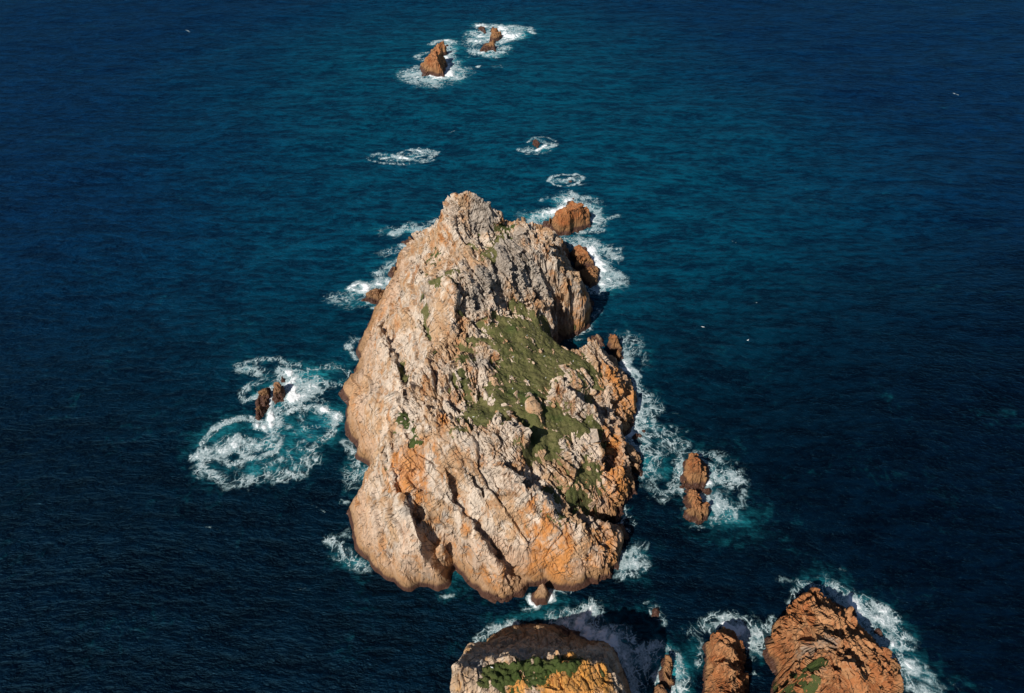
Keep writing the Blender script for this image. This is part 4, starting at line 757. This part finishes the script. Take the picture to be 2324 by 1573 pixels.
patch("white water around the wedge-shaped boulder", S(Z2, 9, 1.0, (1430,1470),(1440,1520),(1470,1560)), S(Z2, 10, 1.1, (1570,1500),(1600,1490),(1600,1440)), S(Z2, 8, .6, (1590,1430),(1660,1440),(1720,1440)), S(Z2, 8, .5, (1380,1560),(1440,1570)), S(Z2, 7, .5, (800,1460),(880,1440)), res=.18)
patch("foam ring around the tall tapering far stack",
  S(ZT, 14, 1.1, (260,1090),(400,1080),(500,1110),(620,1100)), S(ZT, 28, .9, (130,1030),(220,1060),(300,1120),(420,1150),(520,1180)), S(ZT, 20, .6, (40,1110),(160,1150),(300,1200),(480,1250),(620,1200),(700,1130)), S(ZT, 14, .9, (60,1080),(140,1000),(240,960)), S(ZT, 10, .9, (430,640),(500,610),(560,590)), S(ZT, 12, 1.1, (640,590),(690,610)), S(ZT, 18, .8, (680,640),(670,720),(640,800)),
  S(ZT, 12, .6, (200,820),(280,780),(360,760)), S(ZT, 10, .5, (190,830),(290,850),(330,880)), S(ZT, 26, 1.2, (630,830),(640,900),(680,980),(680,1060)), S(ZT, 22, .8, (700,920),(780,1000),(850,1070)), S(ZT, 18, .5, (680,850),(800,860)), S(ZT, 14, .5, (780,940),(900,950),(1020,1020),(960,1060)), S(ZT, 20, .7, (700,1060),(780,1120),(840,1080)), res=.32)
patch("white water and teal wash around the broken far reef",
  S(ZT, 12, 1.1, (1090,360),(1140,350),(1190,390)), S(ZT, 14, .6, (1060,400),(1070,350)), S(ZT, 26, 1.0, (1060,500),(1140,510),(1240,530)), S(ZT, 12, .6, (960,520),(1060,560)), S(ZT, 20, 1.1, (980,580),(1080,600),(1200,580),(1250,540)), S(ZT, 30, .4, (850,620),(950,660),(1040,640)), S(ZT, 16, .8, (1220,370),(1330,370),(1420,380)),
  S(ZT, 30, 1.3, (1410,420),(1460,470),(1520,500),(1560,500)), S(ZT, 20, .9, (1430,390),(1560,400),(1680,430)), S(ZT, 14, .6, (1690,420),(1780,410),(1850,440)), S(ZT, 8, 1.1, (1850,460),(1890,475)), S(ZT, 18, .5, (1600,440),(1700,500),(1640,530)), S(ZT, 18, .9, (1390,600),(1460,580),(1580,540)), S(ZT, 18, .8, (1360,660),(1440,680),(1490,680)), S(ZT, 18, .8, (1000,720),(1080,750),(1200,760),(1330,770),(1440,740)), S(ZT, 7, 1.1, (1140,740),(1190,725),(1300,725)), S(ZT, 10, .3, (930,800),(960,790)), S(ZT, 14, .35, (1220,940),(1380,940)), S(ZT, 5, 1.0, (1080,950),(1105,940)), res=.32)
patch("elongated oval whirl of foam over a sunken rock left of the far channel",
  S(D, 5, 1.0, (870,358),(905,352),(930,360),(955,352)), S(D, 7, 1.1, (893,350),(908,358),(935,361)), S(D, 5, .9, (905,348),(920,340),(945,338),(962,345)), S(D, 9, .7, (960,338),(985,345),(975,358)), S(D, 8, .5, (835,358),(850,350),(880,348)), S(D, 6, .5, (838,362),(860,368),(900,370),(940,370),(985,364)), S(D, 4, .5, (930,336),(960,334),(992,342)), S(D, 10, .5, (880,362),(970,364)), S(D, 14, .55, (870,356),(900,354),(950,348),(975,350)), S(D, 9, .75, (940,345),(975,348)), res=.26)
patch("ring of foam around the lone small orange rock",
  S(D, 5, .6, (1195,325),(1210,314),(1235,312),(1258,320),(1262,330),(1245,338)), S(D, 7, 1.3, (1222,343),(1230,335),(1238,330)), S(D, 7, .8, (1240,336),(1255,330)), S(D, 6, .7, (1180,340),(1200,345),(1225,346)), S(D, 4, .5, (1176,338),(1190,338)), S(D, 5, .4, (1195,350),(1230,350),(1250,342)), S(D, 11, .6, (1195,338),(1215,342),(1245,332)), S(D, 9, .5, (1215,318),(1250,326)), res=.26)
patch("small ring of foam around a rock barely awash",
  S(D, 4.5, .85, (1245,412),(1250,402),(1275,397),(1305,399),(1312,395)), S(D, 4.5, .9, (1312,395),(1326,405),(1318,412),(1300,420)), S(D, 4.5, .7, (1243,410),(1258,420),(1280,424),(1300,420)), S(D, 4, 1.0, (1285,415),(1292,405),(1304,408)), S(D, 11, .6, (1260,410),(1290,411),(1310,406)), S(D, 4, .4, (1310,420),(1330,418)), res=.35)
patch("surf rushing between the foreground rock and its outlying boulders",
  S(ZF, 16, .9, (400,330),(470,260),(560,200),(650,160)), S(ZF, 16, .9, (700,150),(780,110),(850,110)), S(ZF, 14, .5, (950,120),(1120,100)), S(ZB, 20, .8, (1000,440),(1090,480),(1180,490),(1240,520)), S(ZB, 26, .8, (1100,440),(1200,460),(1280,400),(1320,470)), S(ZB, 30, 1.1, (1230,500),(1280,580),(1340,580),(1420,600)), S(ZB, 18, .9, (1400,540),(1500,540),(1560,590)),
  S(ZB, 30, 1.0, (1440,600),(1490,700),(1530,800),(1570,900),(1620,994),(1680,1060)), S(ZB, 20, .55, (1560,640),(1600,760),(1640,860)), S(ZB, 18, 1.0, (1640,680),(1680,780),(1720,860),(1780,900)), S(ZB, 14, .9, (1700,670),(1760,660),(1820,700)), S(ZB, 14, .8, (1760,740),(1750,800),(1800,840)), S(ZB, 18, .8, (1880,740),(1900,840),(1930,940),(1920,1000)), S(ZB, 18, .7, (1880,900),(1890,980),(1860,1060)), S(ZB, 9, .5, (800,400),(860,400)), S(ZB, 14, .6, (1620,640),(1700,720)), S(ZB, 24, .5, (1660,880),(1720,960),(1700,1040)), res=.16)
patch("wisps of foam on the tiny awash rock in the channel", S(ZB, 8, .8, (1720,440),(1760,430)), S(ZB, 7, .5, (1725,400),(1750,385)), S(ZB, 6, .5, (1660,380),(1690,370)), res=.16)
patch("foam around the slender orange stack at lower right",
  S(ZR, 20, .6, (250,560),(330,520),(400,500)), S(ZR, 22, .7, (380,500),(460,470),(560,470),(640,520),(720,560)), S(ZR, 8, 1.5, (480,520),(540,560),(580,590)), S(ZR, 24, 1.0, (600,560),(640,610),(700,640)), S(ZR, 20, .6, (720,560),(760,620),(740,690)), S(ZR, 14, .7, (770,560),(820,490)), S(ZR, 12, .5, (320,600),(310,700),(300,800)), S(ZR, 10, .5, (680,820),(720,880)), S(ZR, 12, .5, (660,680),(700,760)), S(ZR, 14, .5, (20,500),(0,380)), res=.16)
patch("broad surf on the right flank of the broad orange stack at lower right",
  S(ZR, 14, .5, (960,340),(1000,280),(1040,240)), S(ZR, 20, .7, (1040,240),(1130,250),(1220,280)), S(ZR, 24, .6, (1200,220),(1290,260),(1380,330)), S(ZR, 20, .8, (1220,290),(1300,330),(1370,370)), S(ZR, 34, 1.0, (1420,370),(1480,440),(1560,490)), S(ZR, 26, .8, (1500,350),(1590,400),(1660,480),(1680,580)), S(ZR, 30, 1.1, (1440,440),(1520,540),(1600,640),(1680,680)), S(ZR, 18, .8, (1660,580),(1690,660),(1750,690),(1810,650),(1760,600),(1720,610)),
  S(ZR, 26, .9, (1660,720),(1740,790),(1820,850)), S(ZR, 24, .8, (1760,880),(1820,940),(1880,994)), S(ZR, 20, .5, (1880,820),(1930,900),(1960,980)), S(ZR, 10, .3, (2000,870),(2120,960)), S(ZR, 9, .4, (870,200),(980,200)), S(ZR, 7, .4, (1300,110),(1340,120)), res=.18)
patch("faint streaks of foam scattered on the open sea",
  S(D, 2.0, .8, (421,68),(428,73)), S(D, 1.5, .7, (2160,211),(2170,214)), S(D, 2.0, .5, (455,1196),(490,1198)), S(D, 2, .5, (1480,1090),(1500,1110)), S(D, 2, .6, (1020,300),(1028,296)), S(D, 1.5, .6, (1118,118),(1126,116)), S(D, 2, .5, (660,1340),(690,1338)), S(D, 1.5, .7, (1715,690),(1722,688)), S(D, 1.5, .7, (1660,545),(1668,549)), S(D, 2, .5, (700,1148),(740,1156)), res=.3, name="foam")

def foam_density(X, Y, strokes, wmul=1.0):
    d = np.zeros(X.shape, np.float32)
    for pts, w, den in strokes:
        w = w*wmul
        xs = [p[0] for p in pts]; ys = [p[1] for p in pts]
        m = (X > min(xs)-3*w) & (X < max(xs)+3*w) & (Y > min(ys)-3*w) & (Y < max(ys)+3*w)
        if not m.any(): continue
        ds = seg_dist(X[m], Y[m], pts)
        d[m] = np.maximum(d[m], den*(1-sstep(0.0, 1.9, ds/w)))
    return d
for k, (label, strokes, res, name) in enumerate(PATCH):
    xs = [p[0] for s_ in strokes for p in s_[0]]; ys = [p[1] for s_ in strokes for p in s_[0]]
    M = 2.2*max(s_[1] for s_ in strokes)
    gx = np.arange(min(xs)-M, max(xs)+M, res); gy = np.arange(min(ys)-M, max(ys)+M, res*1.0)
    X, Y = np.meshgrid(gx, gy); X = X.astype(np.float32); Y = Y.astype(np.float32)
    sc = 1.0 if res < .3 else 1.3
    wx = fbm(X/7/sc, Y/7/sc, X*0, 3, 50+k)*2.6*sc; wy = fbm(X/7/sc, Y/7/sc, X*0+5, 3, 60+k)*2.6*sc
    d = foam_density(X+wx*.6, Y+wy*.6, strokes)
    X2, Y2 = X+wx+fbm(X/1.6, Y/1.6, X*0, 3, 8)*.6, Y+wy+fbm(X/1.6, Y/1.6, X*0+3, 3, 9)*.6
    F1, F2, *_ = worley(X2/(2.6*sc), Y2/(3.2*sc), X*0, 70+k, flat=True)
    web = 1-sstep(0.0, 0.13, F2-F1)
    F1, F2, *_ = worley(X2/(1.1*sc), Y2/(1.4*sc), X*0, 90+k, flat=True)
    web2 = 1-sstep(0.0, 0.2, F2-F1)
    nz = fbm(X2/1.3, Y2/1.6, X*0, 4, 30+k, .6)
    rd = 1-np.abs(fbm(X2/(1.9*sc), Y2/(2.4*sc), X*0, 4, 130+k, .6))
    thr = sstep(.90, .99, rd)
    big = fbm(X/5, Y/5, X*0+k, 3, 31)
    dd = d*(1+.55*big)
    a = sstep(.72, 1.4, dd+nz*.6)
    a = np.maximum(a, web*sstep(.12, .6, dd)*.62)
    a = np.maximum(a, web2*sstep(.35, .9, dd)*.6)
    a = np.maximum(a, thr*sstep(.15, .6, dd)*.66)
    a = np.maximum(a, sstep(.30, .95, dd+nz*.8)*.5)
    veil = sstep(.08, .7, d*(1+.5*big)+nz*.12)*(.18+.14*nz)
    a = np.maximum(a, veil)
    a[d < .02] = 0
    keep = a > 0.07
    if not keep.any(): continue
    Fc, used = grid_faces(len(gy), len(gx), keep)
    x, y = X.ravel()[used], Y.ravel()[used]; al = a.ravel()[used]
    z = wave(x, y)+0.07+0.22*np.clip(al, 0, 1)*sstep(.7, 1.2, d.ravel()[used])*(1+fbm(x/.9, y/.9, x*0, 2, 3))
    o = mesh_obj(name, np.stack([x, y, z], 1), Fc, FOAM, dict(alpha=al)); tag(o, label, "sea foam", kind='stuff')

# ------------------------------------------------------------ the sea
core_x = np.arange(-330, 331, 2.0); core_y = np.arange(20, 520, 2.0)
def grow(a, lim):
    out, st = [a], 4.0
    while abs(out[-1]) < abs(lim): out.append(out[-1]+math.copysign(st, lim)); st *= 1.35
    return out[1:]
gx = np.array(grow(-330, -30000)[::-1]+list(core_x)+grow(330, 30000)); gy = np.array(grow(18, -12000)[::-1]+list(core_y)+grow(518, 40000))
X, Y = np.meshgrid(gx, gy); X = X.astype(np.float32); Y = Y.astype(np.float32)
cored = (np.abs(X) < 345) & (Y > 5) & (Y < 535)
Zs = np.where(cored, wave(X, Y), 0)
ALLS = [s_ for p in PATCH[:-1] for s_ in p[1]]
MILK = [S(ZL, 60, .9, (520,900),(700,1000),(900,950)), S(ZL, 60, .8, (600,1130),(900,1100),(1250,1000),(1450,800),(1500,650)), S(ZL, 40, .7, (760,200),(1000,230),(1300,250),(1600,280)), S(ZL, 50, .6, (1250,650),(1250,850)),
        S(ZT, 50, .7, (830,620),(900,680),(1000,640)), S(D, 9, .5, (870,355),(960,350)), S(D, 8, .5, (1195,335),(1245,330)), S(D, 7, .5, (1255,410),(1310,408)), S(ZE, 60, .6, (1560,700),(1700,900),(1600,1120)), S(Z2, 40, .6, (2230,200),(2280,450)), S(Z2, 40, .45, (950,1400),(960,1380)), S(ZB, 60, .6, (1450,600),(1650,900))]
aer = blur(foam_density(X, Y, ALLS+MILK, 1.25), 2)*(.62+.5*fbm(X/7, Y/7, X*0, 4, 91))
chain = [up(*D(1150,900)), up(*D(1250,420)), up(*D(1050,150))]
shelf = np.exp(-(seg_dist(X, Y, chain)/150)**2)*.85
dimmed = 1-sstep(95, 235, Y-0.10*X-0.0011*X*X+14*fbm(X/60, Y/60, X*0, 3, 77))  # mask for the painted vignette: strongest close by and towards the sides
Fc, used = grid_faces(len(gy), len(gx), np.ones(X.shape, bool))
sea = mesh_obj("sea", np.stack([X.ravel(), Y.ravel(), Zs.ravel()], 1), Fc, SEA, dict(aer=np.clip(aer, 0, 1).ravel(), shelf=shelf.ravel(), dimmed=(dimmed*.92).ravel()), origin=(0, 0, 0))
tag(sea, "dark blue open sea with small wind waves", "sea", kind='structure')

# ------------------------------------------------------------ gulls
gb = NB("gull_white"); gbs = gb.n("BsdfPrincipled"); gp = gb.n("NewGeometry")
gb.set(gbs.inputs['Base Color'], gb.mix(gb.noise(gp.outputs['Position'], 9.0, 2), (0.80, 0.80, 0.78), (0.62, 0.63, 0.65))); gbs.inputs['Roughness'].default_value = 0.7
gb.t.links.new(gbs.outputs[0], gb.out.inputs[0])
def gull_mesh(flying):
    V, F4 = [], []
    prof = [(-.34, .012, .02), (-.27, .045, .015), (-.12, .085, 0), (.05, .10, 0), (.17, .07, .03), (.23, .05, .08), (.28, .052, .10), (.325, .03, .10), (.35, .012, .095), (.40, .004, .085)]
    for xx, rr, zz in prof:
        for k in range(8):
            t = k*math.pi/4; V.append((xx, rr*math.cos(t), .16+zz+rr*.9*math.sin(t)))
    for i in range(len(prof)-1):
        for k in range(8): F4.append((i*8+k, i*8+(k+1) % 8, (i+1)*8+(k+1) % 8, (i+1)*8+k))
    for sd_ in (-1, 1):
        if flying:
            pts = [(.12, .06, .20), (.16, .32, .30), (.02, .68, .26), (-.08, .66, .255), (-.04, .30, .285), (-.10, .06, .19)]
        else:
            pts = [(.10, .085, .18), (.02, .105, .20), (-.20, .075, .19), (-.40, .02, .17), (-.22, .055, .14), (.0, .09, .13)]
        b0 = len(V)
        for dz in (0.0, .018):
            for p in pts: V.append((p[0], sd_*p[1], p[2]+dz))
        for a, b_, c_, d_ in ((0, 1, 4, 5), (1, 2, 3, 4)):
            F4.append((b0+a, b0+b_, b0+c_, b0+d_)); F4.append((b0+6+a, b0+6+b_, b0+6+c_, b0+6+d_))
        for a in range(6): b_ = (a+1) % 6; F4.append((b0+a, b0+b_, b0+6+b_, b0+6+a))
    if not flying:
        for sd_ in (-1, 1):
            b0 = len(V)
            for zz in (0, .09):
                for dx, dy in ((-.01, -.01), (.01, -.01), (.01, .01), (-.01, .01)): V.append((.03+dx, sd_*.035+dy, zz))
            for a in range(4): b_ = (a+1) % 4; F4.append((b0+a, b0+b_, b0+4+b_, b0+4+a))
    return np.array(V, np.float32), F4
g0 = {}
def gull(x, y, z, rot, flying, label, group):
    if flying not in g0:
        V, F4 = gull_mesh(flying); o = mesh_obj("gull", V, F4, gb.m, smooth=False, origin=(0, 0, 0)); g0[flying] = o
    else:
        o = g0[flying].copy(); SC.collection.objects.link(o)
    o.location = (x, y, z); o.rotation_euler = (0, 0, rot); o.scale = (.8, .8, .8); tag(o, label, "gull", group)
def ZG(x, y): return (1100+x/5.81)*K, (750+y/5.81)*K
rg = np.random.RandomState(4); dg = bpy.context.evaluated_depsgraph_get()
def drop(px, py):
    dg.update(); d = Vector(ray(px, py)).normalized()
    ok, loc, *_ = SC.ray_cast(dg, Vector((0, 0, CAMH)), d); return loc
for p, w in (((885,710), "gull resting alone in the turf near the ribbed outcrop on the meadow's left"), ((1330,700), "gull in the middle of the upper meadow, right of the bare stones"), ((1100,1050), "gull below the flat grey outcrop at the meadow's centre"),
             ((1350,1005), "gull on dark green turf left of the blocky crag"), ((1085,405), "gull nearest the shaded cliff foot at the top of the meadow"), ((880,1160), "gull on turf at the lower left of the meadow, below the ribbed outcrop"),
             ((1005,1400), "gull beside the low stones at the meadow's lower middle"), ((325,1560), "gull in the lowest left corner of the meadow above the rough crest"), ((1740,770), "gull on the meadow's right edge close to the inlet")):
    q = drop(*ZG(*p)); gull(q.x, q.y, q.z-.02, rg.uniform(0, 6.28), False, "white "+w, "gulls resting on the islet")
for p, w in (((585,630), "white gull at the left edge of the foreground rock's shrubs"), ((1180,515), "white gull on the far rim of the foreground rock's shrubs")):
    q = drop(*ZF(*p)); gull(q.x, q.y, q.z-.02, rg.uniform(0, 6.28), False, w, "gulls on the foreground rock")
for p, w in (((1595,743), "white gull over open water level with the inlet, left of another"), ((1697,773), "white gull over open water level with the inlet, right of another")):
    x, y = up(*p, 4.0); gull(x, y, 4.0, rg.uniform(0, 6.28), True, w, "gulls over the open sea")
